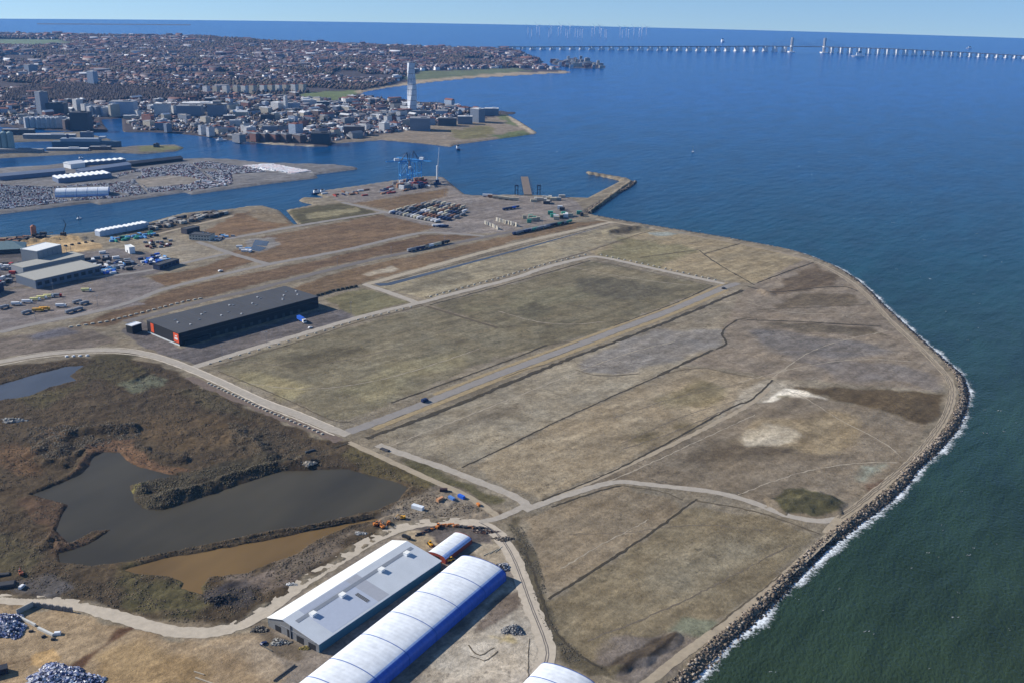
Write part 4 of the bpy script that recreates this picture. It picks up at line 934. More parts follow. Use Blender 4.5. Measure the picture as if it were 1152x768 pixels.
def make_truck(name, label, cabm, boxm, group=None, cat='truck'):
    e = empty(name, (0, 0, 0)); tag(e, label, cat, group)
    b = MB(); profile_body(b, [(3.0, .6), (5.2, .6), (5.3, 1.6), (5.0, 3.0), (3.0, 3.1)], -1.2, 1.2, cabm); c = b.build('cab', e)
    g = MB(); g.add([(5.30, -1.05, 1.7), (5.30, 1.05, 1.7), (5.06, 1.05, 2.8), (5.06, -1.05, 2.8)], [[0, 1, 2, 3]], mat('car_glass', (.02, .025, .03), .15)); g.build('windscreen', c)
    b = MB(); b.box(-1.3, 0, 1.1, 8.2, 2.5, 2.5, boxm); b.build('box', e)
    for x in (-4.0, -2.7, 4.0):
        for y in (-1.05, 1.05): wheel_at(e, x, y, .5, .35)
    return e
def make_excavator(name, label, m, group=None, cat='excavator'):
    e = empty(name, (0, 0, 0)); tag(e, label, cat, group)
    for y in (-1.2, 1.2):
        b = MB(); profile_body(b, [(-2.0, .1), (2.0, .1), (2.4, .5), (2.0, .95), (-2.0, .95), (-2.4, .5)], y-.3, y+.3, tyre); b.build('track', e)
    b = MB(); b.box(-.4, 0, 1.0, 4.0, 2.7, 1.3, m); b.box(-1.6, 0, 2.3, 1.6, 2.5, .35, m); b.build('body', e)
    b = MB(); b.box(.9, .75, 2.3, 1.6, 1.1, 1.2, mat('car_glass', (.02, .025, .03), .15)); b.box(.9, .75, 3.5, 1.7, 1.2, .1, m); b.build('cab', e)
    b = MB(); b.rod((1.4, -.3, 1.8), (4.0, -.3, 4.6), .32, m); b.rod((4.0, -.3, 4.6), (6.2, -.3, 2.0), .22, m); b.build('boom', e)
    b = MB(); profile_body(b, [(5.7, 2.1), (6.6, 2.1), (6.9, .9), (6.2, .5), (5.6, 1.0)], -.8, .2, steel); b.build('bucket', e)
    return e
def make_loader(name, label, m, cat='loader'):
    e = empty(name, (0, 0, 0)); tag(e, label, cat)
    b = MB(); b.box(-1.2, 0, 1.0, 3.2, 2.0, 1.3, m); b.box(1.2, 0, .9, 1.6, 1.6, 1.0, m); b.build('body', e)
    b = MB(); b.box(.1, 0, 2.3, 1.3, 1.4, 1.2, mat('car_glass', (.02, .025, .03), .15)); b.box(.1, 0, 3.5, 1.5, 1.6, .12, m); b.build('cab', e)
    b = MB()
    for y in (-.7, .7): b.rod((1.2, y, 1.7), (3.2, y, .8), .16, m)
    b.build('lift_arm', e)
    b = MB(); profile_body(b, [(3.0, .3), (4.2, .2), (4.2, .4), (3.3, 1.5), (3.0, 1.4)], -1.4, 1.4, steel); b.build('bucket', e)
    for x in (-1.7, 1.5):
        for y in (-1.1, 1.1): wheel_at(e, x, y, .75, .6)
    return e
yel = mat('machine_yellow', (.70, .36, .03), .5, var=.1); ora = mat('machine_orange', (.6, .2, .04), .5, var=.1); navy = mat('navy_paint', (.02, .035, .10), .4)
whp = mat('white_paint', (.75, .75, .75), .45, var=.04); blp = mat('blue_paint', (.03, .12, .55), .45); redp = mat('red_paint', (.45, .05, .04), .45); grp = mat('green_paint', (.05, .28, .20), .5); brn = mat('brown_paint', (.25, .12, .06), .6)
lbl = mat('light_blue_paint', (.15, .38, .70), .5); tanp = mat('tan_paint', (.45, .40, .30), .7); gyp = mat('grey_paint', (.25, .26, .28), .5); blkp = mat('black_paint', (.02, .02, .022), .4)
ALONG = R(48)          # heading of the main roads

place(make_car('parked_car', 'dark blue van parked alone on the straight asphalt road between the fields', navy, 'van', van=True), 478, 451.5, ALONG, s=1.5)
place(make_car('parked_car', 'small dark car near the corner of the fenced field track', blkp), 814, 325, ALONG, s=1.4)
place(make_car('parked_car', 'red car behind the white topped annex of the black warehouse', redp), 174, 369, R(80), s=1.3)
place(make_truck('parked_truck', 'truck with white cab and blue box backed up to the black warehouse', whp, blp), 339.5, 362, R(-52), s=1.6)
place(make_car('parked_car', 'small white car on the apron right of the docked truck', whp), 349, 369, ALONG, s=1.2)
place(make_car('parked_car', 'white car driving on the road between the brown meadows', whp), 248, 305.5, R(52), s=1.5)
# machines round the loop road
for lab, px, py, rz, f in (('leftmost orange excavator in the cluster beside the brown pond', 423, 590.5, .4, 0), ('middle orange excavator in the cluster beside the brown pond', 430, 593, 2.2, 0),
                          ('rightmost orange excavator in the cluster beside the brown pond', 437, 589.5, 4.6, 0), ('yellow excavator working alone below the blue box', 453, 583, 3.4, 0)):
    place(make_excavator('excavator', lab, yel if 'yellow' in lab else ora), px, py, rz, s=.85)
place(make_loader('wheel_loader', 'yellow wheel loader behind the ridge of the grey roofed shed', yel), 484, 613, 2.1)
place(make_loader('wheel_loader', 'orange wheel loader on the mound above the small hall', ora), 493, 593, 1.1)
place(make_loader('wheel_loader', 'yellow wheel loader beside the red wall of the small hall', yel), 507, 631, .6)
c1 = container('shipping_container', 'white and blue container standing alone beside the pond end', ('white', (.7, .74, .78))); place(c1, 470, 572, R(-28)); c1.scale = (.8, 1.4, 1.1)
for lab, px, py, rz, m_ in (('orange container left of the blue ones on the rubble yard', 495, 562.5, .9, ('orange', (.55, .28, .14))), ('light blue container between the orange one and the bright blue one', 508, 561.5, 2.3, ('light_blue', (.10, .22, .5))),
                            ('bright blue container at the right end of the small group on the rubble yard', 519, 559.5, 2.4, ('bright_blue', (.02, .12, .6))), ('dark brown container on the bank behind the small group of containers', 499, 552, .1, ('brown', (.06, .03, .025)))):
    e = container('shipping_container', lab, m_); place(e, px, py, rz); e.scale = (.5, 1.0, .9)
place(make_car('parked_car', 'small orange box van on the rubble slope', ora, 'van', van=True), 538, 568, 2.0, s=.9)
place(make_truck('parked_truck', 'dark truck at the upper end of the grey roofed shed', blkp, blkp), 457, 605, 2.5, s=.7)
place(make_car('parked_car', 'dark car at the edge of the sandy yard beside the shed gable', navy), 296.5, 724, .9, s=1.0)
place(make_car('parked_car', 'white van parked beside the green scrub at the left edge', whp, 'van', van=True), 25, 661, 1.4, s=1.0)
place(make_excavator('excavator', 'rusty excavator on the dark bank at the left edge', mat('rust_paint', (.3, .09, .04), .7)), 24, 646, 2.2, s=.9)
block(8, 659, 10, 6, 2.5, dkm, .3, 'dark steel hopper on the ground at the left edge above the road', 'steel_hopper', 'hopper')
block(4, 647, 8, 3, 1.6, dkm, .2, 'low dark steel tray on the bank at the left edge', 'steel_tray', 'tray')
block(433, 506, 9, 3, 1.2, dkm, R(-35), 'dark weir block beside the track at the ditch end', 'weir_block', 'weir'); block(349, 508, 9, 2, 1.8, mat('bridge_dark', (.05, .055, .06), .8), R(40), 'small dark footbridge at the inlet of the large pond', 'footbridge', 'bridge')
# stacks of rails and pipes along the curve above the small hall
for k in range(26):
    t = k/25; px = 470+t*44; py = 602-9*sin(t*2.2)-3*t
    block(px, py, random.uniform(3, 5), 1.2, random.uniform(.8, 1.8), random.choice([brn, ora, tanp, dkm]), R(random.uniform(10, 60)), 'rusty stack of salvaged parts in the curved row above the small hall', 'scrap_stack', 'stack')['group'] = 'salvage stacks in the curved row'
for k in range(14):
    block(516+k*2.6, 592+.25*k+random.uniform(-.5, .5), random.uniform(2, 4), 1.4, random.uniform(.8, 1.6), random.choice([dkm, brn, dkm]), random.uniform(0, 3), 'dark pallet stack on the right half of the curved row', 'pallet_stack', 'stack')['group'] = 'dark pallet stacks in the curved row'
for k in range(3): block(549+k*6, 622-k*2.2, 9, .5, .4, tanp, R(45+6*k), 'thin pale beam lying on the pale yard behind the striped hall', 'timber_beam', 'beam')['group'] = 'thin pale beams behind the striped hall'

# ------------------------------------------------------------------ trucks, buses and trailers on the left yard
rows = [(5, 347, 2), (19, 343.5, 0), (31, 341, 0), (40, 338.5, 1), (47.5, 336.5, 1), (55, 334.8, 1), (97.5, 328, 1), (43, 350.5, 3), (50.5, 349, 3), (69, 345.5, 0), (30, 353, 2), (79, 352, 2), (88, 349.5, 2), (87, 341, 2), (95, 342.5, 2), (64, 334, 4)]
mm = {0: (whp, whp), 1: (whp, mat('pale_yellow_paint', (.75, .68, .30), .5)), 2: (gyp, gyp), 3: (yel, yel), 4: (redp, gyp)}
words = {0: 'white', 1: 'white and yellow', 2: 'grey', 3: 'orange yellow', 4: 'red and grey'}
kin = {}
for px, py, k in rows:
    lab = words[k]+' truck parked on the asphalt yard beyond the low grey hall'
    if (px, py) == (97.5, 328): lab = 'white and yellow truck standing alone beside the low grey hall'
    if k not in kin:
        kin[k] = make_truck('parked_truck', lab, *mm[k], group='trucks on the left asphalt yard'); t = kin[k]
    else: t = dup(kin[k], (0, 0, 0), 0, lab)
    place(t, px, py, R(10 if k != 2 else 60), s=1.15)
# blue trucks and containers behind
def scatter_boxes(polypx, n, mats_, name, label, cat, group, size, maker='box', z=0, seed=5, hd=None):
    """separate objects on a yard; every colour has its own mesh, copied"""
    rs = random.Random(seed); P = Ls(polypx); A = np.array(P); out = []; protos = {}; tries = 0; pts = []
    while len(out) < n and tries < n*60:
        tries += 1
        x = rs.uniform(A[:, 0].min(), A[:, 0].max()); y = rs.uniform(A[:, 1].min(), A[:, 1].max())
        if not inpoly(np.array([x]), np.array([y]), P)[0]: continue
        if any((x-a)**2+(y-b_)**2 < (size[0]*.62)**2 for a, b_ in pts): continue
        pts.append((x, y)); k = rs.randrange(len(mats_)); mm_, word = mats_[k]
        rz = (hd if hd is not None else 0)+rs.choice([0, 0, pi/2])+rs.uniform(-.1, .1)
        if k not in protos:
            b = MB(); lx, ly, h = size; b.box(0, 0, .3, lx, ly, h-.3, mm_); b.box(0, 0, h, lx*.96, ly*.9, .12, mm_)
            b.box(0, 0, 0, lx*.9, ly*.8, .3, tyre)
            for i in range(int(lx/1.2)): b.box(-lx/2+.6+i*1.2, 0, .4, .12, ly+.12, h-.6, mm_)
            o = b.build(name); protos[k] = o; tag(o, label.replace('COLOR', word), cat, group)
        else:
            o = protos[k].copy(); COL.objects.link(o)
        o.location = (x, y, LZ+z); o.rotation_euler = (0, 0, rz); out.append(o)
    return out
blues = [(blp, 'blue'), (lbl, 'light blue'), (navy, 'dark blue')]
scatter_boxes([(168, 291), (176, 286), (202, 296), (193, 300), (160, 297), (150, 293)], 34, blues+[(whp, 'white')], 'storage_box', 'COLOR storage box among the blue boxes beside the pale lot', 'container', 'boxes beside the pale lot', (7, 2.6, 2.8), seed=3, hd=R(40))
scatter_boxes([(118, 300), (135, 294), (145, 302), (128, 309), (112, 308)], 22, blues+[(whp, 'white'), (gyp, 'grey')], 'storage_box', 'COLOR storage box in the yard right of the low grey hall', 'container', 'boxes right of the low grey hall', (8, 2.6, 3), seed=4, hd=R(40))
scatter_boxes([(120, 270), (170, 262), (178, 266), (150, 270), (125, 274)], 26, [(grp, 'green'), (lbl, 'light blue'), (dkm, 'dark'), (grp, 'green')], 'storage_box', 'COLOR box in the green row behind the small white store', 'container', 'green row of boxes', (8, 3, 3), seed=6, hd=R(45))
scatter_boxes([(160, 274), (190, 268), (200, 271), (190, 278), (165, 280)], 18, [(mat('dull_red', (.16, .05, .04), .7), 'dull red'), (gyp, 'grey'), (whp, 'white'), (dkm, 'black')], 'storage_box', 'COLOR box on the upper edge of the pale lot', 'container', 'boxes on the upper edge of the pale lot', (6, 2.6, 2.6), seed=7, hd=R(30))
scatter_boxes([(235, 267), (262, 262), (270, 264), (245, 272)], 12, [(whp, 'white'), (gyp, 'grey'), (dkm, 'black'), (lbl, 'light blue')], 'storage_box', 'COLOR box right of the cream office', 'container', 'boxes right of the cream office', (6, 2.6, 2.4), seed=8)
scatter_boxes([(265, 277), (275, 278), (284, 284), (272, 284)], 6, [(whp, 'white'), (lbl, 'light blue')], 'storage_box', 'COLOR box beside the blue puddle in the brown meadow', 'container', 'boxes beside the blue puddle', (9, 3, 3), seed=9)
scatter_boxes([(165, 256), (200, 246), (250, 238), (255, 242), (205, 252), (170, 260)], 50, [(dkm, 'black'), (conc_d, 'dark grey'), (mat('dull_brown', (.14, .11, .09), .8), 'brown'), (conc, 'grey')], 'scrap_stack', 'COLOR stack on the scrap quay along the channel', 'stack', 'stacks on the scrap quay', (9, 5, 4.5), seed=10, hd=R(50))
scatter_boxes([(118, 284), (160, 300), (150, 306), (100, 300), (95, 290)], 24, [(gyp, 'grey'), (dkm, 'black'), (whp, 'white'), (bluegrey, 'blue grey')], 'storage_box', 'COLOR box on the crowded yard behind the tall grey factory box', 'container', 'boxes behind the tall grey factory box', (9, 4, 3.5), seed=12, hd=R(30))
scatter_boxes([(-5, 300), (20, 295), (35, 300), (22, 320), (-5, 325)], 20, [(dkm, 'black'), (gyp, 'grey'), (whp, 'white'), (redp, 'red')], 'storage_box', 'COLOR box on the dark yard at the left edge', 'container', 'boxes on the dark yard at the left edge', (8, 4, 4), seed=13)
scatter_boxes([(0, 272), (50, 264), (52, 268), (0, 278)], 22, [(dkm, 'black'), (brn, 'brown')], 'quay_stack', 'COLOR stack on the dark quay at the left edge of the channel', 'stack', 'stacks on the dark quay', (9, 5, 4), seed=14)
b = MB(); b.rod((0, 0, 0), (0, 0, 15), 4, mat('terracotta_tank', (.40, .16, .09), .8), 16); b.rod((0, 0, 15), (0, 0, 17), 4, _M['terracotta_tank'], 16, 1); o = b.build('storage_tank'); place(o, 38.5, 265.5, 0); tag(o, 'terracotta tank on the dark quay beside the channel', 'tank')
# trailers on the container terminal
def row_of(n, pa, pb, group, label, mats_, rz, maker=make_trailer, name='parked_trailer', s=1.0, jit=.6, protos={}):
    rs = random.Random(n*13+int(pa[0]))
    for k in range(n):
        t = k/max(1, n-1); mm_, word = rs.choice(mats_); key = (group, word)
        lab = label.replace('COLOR', word)
        if key not in protos: protos[key] = o = maker(name, lab, mm_, group)
        else: o = dup(protos[key], (0, 0, 0), 0, lab)
        place(o, pa[0]+(pb[0]-pa[0])*t+rs.uniform(-jit, jit), pa[1]+(pb[1]-pa[1])*t+rs.uniform(-.2, .2), rz+rs.uniform(-.04, .04), s=s)
tr_m = [(whp, 'white'), (blkp, 'black'), (tanp, 'tan'), (brn, 'brown'), (navy, 'dark blue'), (gyp, 'grey'), (mat('cream_paint', (.6, .55, .4), .6), 'cream')]
for k, (pa, pb, n) in enumerate((((441, 240), (492, 250), 14), ((449, 237.5), (505, 248), 14), ((457, 235), (514, 245.5), 13), ((466, 233), (521, 242.5), 13), ((476, 230.8), (522, 239), 10), ((488, 228.5), (521, 234.5), 7))):
    row_of(n, pa, pb, 'trailers parked in slanted rows on the terminal', 'COLOR trailer in the slanted rows on the terminal apron', tr_m, R(62), s=1.15)
row_of(9, (464, 283), (501, 274.5), 'vehicles in the single row by the long road', 'COLOR trailer in the single row beside the long road', tr_m, R(45), s=1.3)
row_of(4, (491, 255), (500, 256), 'vans on the terminal corner', 'COLOR box trailer at the lower corner of the slanted rows', [(whp, 'white'), (navy, 'dark blue')], R(20), s=1.0)
row_of(4, (569, 236.5), (580, 234.5), 'pair of trailers on the open apron', 'COLOR trailer standing on the open apron', [(whp, 'white'), (navy, 'dark blue'), (blp, 'blue')], R(40), s=1.1)
row_of(6, (548, 222), (578, 226), 'sheds by the ferry quay', 'COLOR trailer along the ferry quay', [(tanp, 'tan'), (whp, 'white'), (brn, 'brown')], R(-8), s=1.4)
row_of(20, (580, 264), (640, 251), 'machines in the row by the long road end', 'COLOR trailer in the dense row below the concrete pieces', [(blkp, 'black'), (navy, 'dark blue'), (grp, 'green'), (gyp, 'grey')], R(50), s=1.2)
def make_piece(name, label, m, group):
    b = MB(); b.box(0, 0, 0, 7, 3, 1, m); b.box(-2.4, 0, 1, 1.6, 3, 4.5, m); b.box(0.5, 0, 1.0, 1.2, 2.4, 1.6, m); o = b.build(name); return tag(o, label, 'concrete piece', group)
def place_one(maker, px, py, rz, s=1): place(maker, px, py, rz, s=s)
row_of(10, (547, 252), (562, 258.5), 'pale precast pieces', 'COLOR precast concrete piece in the lower left cluster', [(conc, 'pale'), (mat('cream_concrete', (.55, .5, .4), .9), 'cream')], R(20), maker=make_piece, name='precast_piece', s=1.0)
row_of(14, (560, 249), (583, 255), 'pale precast pieces', 'COLOR precast concrete piece in the long cluster', [(conc, 'pale'), (mat('cream_concrete', (.55, .5, .4), .9), 'cream')], R(20), maker=make_piece, name='precast_piece', s=1.1)
scatter_boxes([(587, 247), (600, 244), (606, 248), (592, 252)], 8, [(grp, 'green'), (tanp, 'tan')], 'equipment_box', 'COLOR equipment box beside the precast pieces', 'container', 'equipment beside the precast pieces', (7, 4, 6), seed=21)
scatter_boxes([(618, 243), (625, 232), (632, 232), (636, 243), (655, 240), (655, 244), (625, 248)], 16, [(grp, 'green'), (dkm, 'dark'), (whp, 'white'), (tanp, 'tan')], 'equipment_box', 'COLOR equipment box at the root of the breakwater', 'container', 'equipment at the root of the breakwater', (9, 5, 6), seed=22)
scatter_boxes([(597, 224), (612, 222), (635, 222), (632, 226), (605, 232)], 12, [(conc, 'pale'), (dkm, 'dark'), (tanp, 'tan')], 'ramp_building', 'COLOR low building behind the ferry jetty', 'building', 'low buildings behind the ferry jetty', (12, 6, 5), seed=23)
# containers under the cranes: stacks, each container its own object
reds = [(mat('container_red', (.38, .07, .05), .6), 'red'), (navy, 'dark blue'), (gyp, 'grey'), (mat('container_orange', (.5, .2, .1), .6), 'orange'), (whp, 'white'), (brn, 'brown')]
for lev in range(3):
    scatter_boxes([(443, 207), (478, 203), (482, 211), (455, 216)], 40-12*lev, reds, 'shipping_container', 'COLOR container stacked below the blue gantry cranes', 'container', 'containers below the gantry cranes', (12, 2.5, 2.6), z=2.75*lev, seed=31, hd=R(55))
scatter_boxes([(425, 214), (440, 210), (443, 218), (430, 219)], 14, reds, 'shipping_container', 'COLOR container in the small stack left of the gantry cranes', 'container', 'small stack left of the cranes', (12, 2.5, 2.6), seed=32, hd=R(55))
scatter_boxes([(360, 219), (420, 213), (425, 220), (400, 224), (370, 222)], 12, reds, 'shipping_container', 'COLOR container scattered on the empty end of the quay', 'container', 'containers on the empty end of the quay', (12, 2.5, 2.6), seed=33, hd=R(35))
# ------------------------------------------------------------------ cranes
cb = mat('crane_blue', (.06, .28, .62), .5); cbd = mat('crane_dark', (.03, .05, .10), .5)
def gantry(label, px, py, rz, boomup, topm, s=1.0):
    e = empty('gantry_crane', (0, 0, 0)); tag(e, label, 'crane')
    for x in (-9, 9):
        for y in (-8, 8):
            b = MB(); b.box(x, y, 0, 1.4, 1.4, 42, cb); b.build('leg', e)
    b = MB()
    for z in (14, 40):
        for x in (-9, 9): b.box(x, 0, z, 1.3, 14.6, 1.5, cb)
        for y in (-8, 8): b.box(0, y, z, 16.6, 1.3, 1.5, cb)
    for y in (-8, 8): b.rod((-9, y, 14), (9, y, 40), .5, cb)
    b.build('portal_beam', e)
    b = MB()
    for y in (-2.5, 2.5): b.box(-14, y, 43, 50, 1.2, 2.2, topm)
    b.build('rear_girder', e)
    b = MB()
    if boomup:
        for y in (-2.5, 2.5): b.rod((11, y, 44), (22, y, 80), 1.0, topm)
    else:
        for y in (-2.5, 2.5): b.box(31, y, 43, 38, 1.2, 2.2, topm)
    b.build('boom', e)
    b = MB()
    for y in (-3, 3): b.rod((-9, y, 42), (6, 0, 62), .6, cbd); b.rod((9, y, 42), (6, 0, 62), .6, cbd)
    b.rod((6, 0, 62), (-36, 0, 45), .25, cbd); b.rod((6, 0, 62), (44, 0, 45) if not boomup else (18, 0, 68), .25, cbd); b.build('mast', e)
    b = MB(); b.box(-16, 0, 45.3, 10, 6, 5, mat('crane_house', (.6, .65, .7), .5)); b.build('machine_house', e)
    place(e, px, py, rz, s=s)
gantry('left blue gantry crane with its boom level over the quay', 455, 205, R(20), False, cb, .95)
gantry('right blue gantry crane with a pale machine house', 468, 203, R(150), False, cb, .95)
gantry('middle dark topped gantry crane with raised boom between the two others', 461, 206.5, R(100), True, cbd, .7)
e = empty('harbour_crane', (0, 0, 0)); tag(e, 'tall slim white harbour crane on a dark blue base', 'crane')
b = MB(); b.box(0, 0, 0, 14, 9, 4, navy); b.box(0, 0, 4, 7, 6, 6, navy); b.build('base', e)
b = MB(); b.rod((0, 0, 10), (0, 0, 38), 1.8, whp, 10); b.build('tower', e)
b = MB()
for q in (-.9, .9): b.rod((1, q, 30), (4, 0, 74), .8, whp, 6, .4)
b.build('jib', e); place(e, 492, 208, 0)
e = empty('mobile_crane', (0, 0, 0)); tag(e, 'dark slender crane standing on the quay by the sand heaps', 'crane')
b = MB(); b.box(0, 0, 0, 7, 6, 6, dkm); b.build('base', e); b = MB(); b.rod((0, 0, 5), (6, 0, 19), .7, dkm); b.rod((6, 0, 19), (3, 0, 26), .4, dkm); b.build('jib', e); place(e, 71.5, 266, 0)
# ferry jetty with its two gantry frames
e = empty('ferry_jetty', (0, 0, 0)); tag(e, 'sloping brown ferry jetty reaching into the dark blue basin', 'jetty')
p0 = Vector(G(594, 219, 3)); p1 = Vector(G(590, 199, 3)); d = p1-p0; b = MB(); jm = mat('jetty_deck', alb(104, 92, 82), .9, var=.15, scale=.1)
b.box((p0.x+p1.x)/2, (p0.y+p1.y)/2, 1.5, d.length, 15, 1.5, jm, math.atan2(d.y, d.x)); b.build('deck', e)
for k in range(6):
    q = p0+d*(k+.5)/6
    for sgn in (-1, 1):
        nrm = Vector((-d.y, d.x)).normalized()*6*sgn; b = MB(); b.rod((q.x+nrm.x, q.y+nrm.y, -3), (q.x+nrm.x, q.y+nrm.y, 1.6), .7, conc_d); b.build('pile', e)
for lab, px in (('left dark ramp tower beside the ferry jetty', 581), ('right dark ramp tower beside the ferry jetty', 606)):
    e = empty('ramp_tower', (0, 0, 0)); tag(e, lab, 'tower')
    for x in (-2.6, 2.6): b = MB(); b.box(x, 0, 0, 1.6, 3, 17, cbd); b.build('leg', e)
    b = MB(); b.box(0, 0, 17, 7.4, 3.2, 2.2, cbd); b.box(0, 0, 9, 3.6, 2, 1, cbd); b.build('crossbeam', e); place(e, px, 219.5, 0)
# ------------------------------------------------------------------ lines of pale edge stones and posts
def stones(pa_pts, step_px, name, label, group, size, m_, cat='stone', every=1):
    P = Ls(pa_pts); proto = None; cnt = 0
    for (x1, y1), (x2, y2) in zip(P[:-1], P[1:]):
        ln = math.hypot(x2-x1, y2-y1); k = max(1, int(ln/step_px))
        for i in range(k):
            t = i/k; x = x1+(x2-x1)*t; y = y1+(y2-y1)*t
            if proto is None:
                b = MB(); lx, ly, h = size; b.box(0, 0, 0, lx, ly, h*.8, m_); b.box(0, 0, h*.8, lx*.8, ly*.8, h*.2, m_); proto = o = b.build(name); tag(o, label, cat, group)
            else: o = proto.copy(); COL.objects.link(o)
            o.location = (x+random.uniform(-.4, .4), y+random.uniform(-.4, .4), LZ); o.rotation_euler = (0, 0, random.uniform(-.3, .3)+R(40)); cnt += 1
pst = mat('pale_stone', (.5, .46, .38), .9, var=.15)
stones([(80, 368), (120, 362), (160, 352), (205, 340), (232, 335)], 7.5, 'edge_stone', 'pale edge stone in the dotted line behind the black warehouse', 'edge stones behind the black warehouse', (4.2, 1.8, 1.3), pst)
stones([(234, 431), (265, 445), (300, 462), (332, 475), (368, 490)], 5.5, 'rubble_stone', 'pale broken stone on the verge of the curved road', 'broken stones on the verge', (2.4, 1.6, 1.1), pst)
stones([(90, 311), (130, 303), (168, 297)], 7, 'edge_stone', 'pale edge stone in front of the low grey hall', 'edge stones in front of the grey hall', (3.4, 1.6, 1.2), pst)
stones([(484, 334), (560, 313.5), (612, 298), (664, 285.5)], 11, 'marker_stone', 'pale marker stone along the upper side of the centre field road', 'marker stones along the centre field road', (3, 1.6, 1.2), pst)
stones([(676, 287), (716, 295.5), (768, 307), (812, 317)], 9, 'marker_stone', 'pale marker stone along the cross road beside the centre field', 'marker stones along the cross road', (3, 1.6, 1.2), pst)
stones([(236, 409), (280, 396.5), (355, 375), (402, 360), (470, 344)], 11, 'marker_stone', 'pale marker stone on the edge of the west field below the warehouse', 'marker stones on the west field edge', (2.6, 1.4, 1.0), pst)
stones([(345, 337), (375, 328), (405, 322)], 6, 'hedge_clump', 'dark scrub clump on the line right of the black warehouse', 'scrub clumps right of the warehouse', (5, 3, 2.5), mat('scrub', (.05, .045, .03), .95), 'shrub')
stones([(58, 280), (104, 272), (112, 271)], 9, 'stock_pile', 'small dark stock pile in the dotted row on the sand yard', 'stock piles on the sand yard', (4, 3, 2), dkm, 'pile')
stones([(75, 401), (90, 400.5), (107, 399.5)], 6, 'white_boulder', 'white boulder along the road above the grey shallow pond', 'white boulders above the shallow pond', (3, 2, 1.4), whp, 'boulder')

# light masts along the roads and the terminal
mast0 = None
for px, py in [(380, 301), (440, 288), (500, 276), (560, 264), (610, 254), (530, 232), (560, 240), (600, 238), (500, 222), (520, 226), (440, 226), (400, 222), (232, 268), (180, 300), (120, 316), (60, 330), (40, 360), (110, 345), (395, 352), (300, 386), (250, 402)]:
    a = L(px, py)
    if mast0 is None:
        mast0 = e = empty('light_mast', (a[0], a[1], LZ)); tag(e, 'slender grey light mast standing along the harbour roads', 'light mast', 'light masts along the harbour roads')
        b = MB(); b.rod((0, 0, 0), (0, 0, 13), .22, steel, 6, .12); b.build('pole', e); b = MB(); b.box(0, 0, 13, 3.2, .5, .3, steel); b.build('lamp_head', e)
    else: dup(mast0, (a[0], a[1], LZ), R(random.uniform(0, 90)))
# ================================================================== car terminal
def shed(pa, pb, depth, h, label, roofm, wallm, bays=0, name='terminal_shed'):
    a = Vector(L(*pa)); bb = Vector(L(*pb)); d = bb-a; ln = d.length
    e = empty(name, (a.x, a.y, LZ), math.atan2(d.y, d.x)); tag(e, label, 'shed')
    b = MB(); b.box(ln/2, depth/2, 0, ln, depth, h, wallm); b.build('wall', e)
    if bays:
        for k in range(bays):
            x0 = ln*k/bays; x1 = ln*(k+1)/bays; xm = (x0+x1)/2; b = MB()
            b.add([(x0, -1, h), (x1, -1, h), (x1, depth+1, h), (x0, depth+1, h), (xm, -1, h+1.8), (xm, depth+1, h+1.8)], [[0, 1, 4], [1, 2, 5, 4], [2, 3, 5], [3, 0, 4, 5]], roofm); b.build('roof_bay', e)
    else:
        b = MB(); b.add([(-1, -1, h), (ln+1, -1, h), (ln+1, depth+1, h), (-1, depth+1, h), (-1, depth/2, h+4), (ln+1, depth/2, h+4)], [[0, 1, 5, 4], [1, 2, 5], [2, 3, 4, 5], [3, 0, 4]], roofm); b.build('roof', e)
    return e
bluew = mat('blue_shed_wall', (.15, .19, .28), .6)
shed((66, 206.5), (126, 200.2), 34, 9, 'long white saw roofed shed among the parked cars', white_p, bluew, 10)
shed((0, 203.5), (74, 196.5), 22, 8, 'long blue grey shed along the far edge of the car terminal at the left', mat('blue_grey_roof', (.22, .26, .34), .6), bluew)
shed((94, 198), (148, 190), 26, 9, 'blue shed with white gable behind the saw roofed shed', mat('blue_grey_roof', (.22, .26, .34), .6), bluew)
shed((80, 190.5), (96, 188.5), 30, 10, 'white gabled block at the left end of the blue shed', white_p, white_p)
shed((84, 187.3), (142, 182.5), 20, 6, 'narrow pale shed row on the far quay of the car terminal', lt_roof, bluew, 9)
shed((148, 188), (206, 181.2), 20, 6, 'dark long shed continuing the far quay of the car terminal', mat('dark_slate_roof', (.05, .055, .07), .7), blk)
a = Vector(L(62, 222.5)); e = arch_hall((a.x, a.y), R(16), 90, 34, 4, 9, 'white domed tent hall on the near side of the car terminal', [.1, 18, 36, 54, 72], white_f, lblue_f, name='tent_hall')
# cars: the nearest ones each an object, the many behind them one mass
car_cols = [((.62, .62, .64), 'white'), ((.35, .36, .38), 'silver'), ((.03, .03, .035), 'black'), ((.05, .07, .16), 'dark blue'), ((.18, .19, .22), 'grey'), ((.75, .75, .77), 'white'), ((.5, .5, .52), 'silver'), ((.03, .03, .04), 'black'), ((.65, .66, .7), 'white'), ((.2, .03, .03), 'red')]
cars = []
for c, wd in car_cols:
    o = make_car('terminal_car', wd+' car in the packed rows of the car terminal', mat('paint_'+wd+str(int(c[0]*100)), c, .35), group='cars in the packed rows of the car terminal', simple=True)
    cars.append(o)
CARP = Ls([(-60, 240), (0, 236), (100, 225), (115, 225), (200, 213.5), (214, 215), (240, 211), (262, 205), (260, 196), (300, 193.5), (290, 190), (262, 186.5), (235, 182), (205, 184.5), (150, 192), (130, 197), (130, 204), (60, 211), (0, 208), (-60, 215)])
HOLES = [Ls([(150, 202), (190, 197.5), (215, 199.5), (228, 203), (205, 208), (165, 211)]), Ls([(58, 212), (112, 209), (114, 222), (60, 224)]), Ls([(60, 195), (132, 190), (130, 206), (60, 210)])]
ca, sa = cos(R(28)), sin(R(28)); spots = []
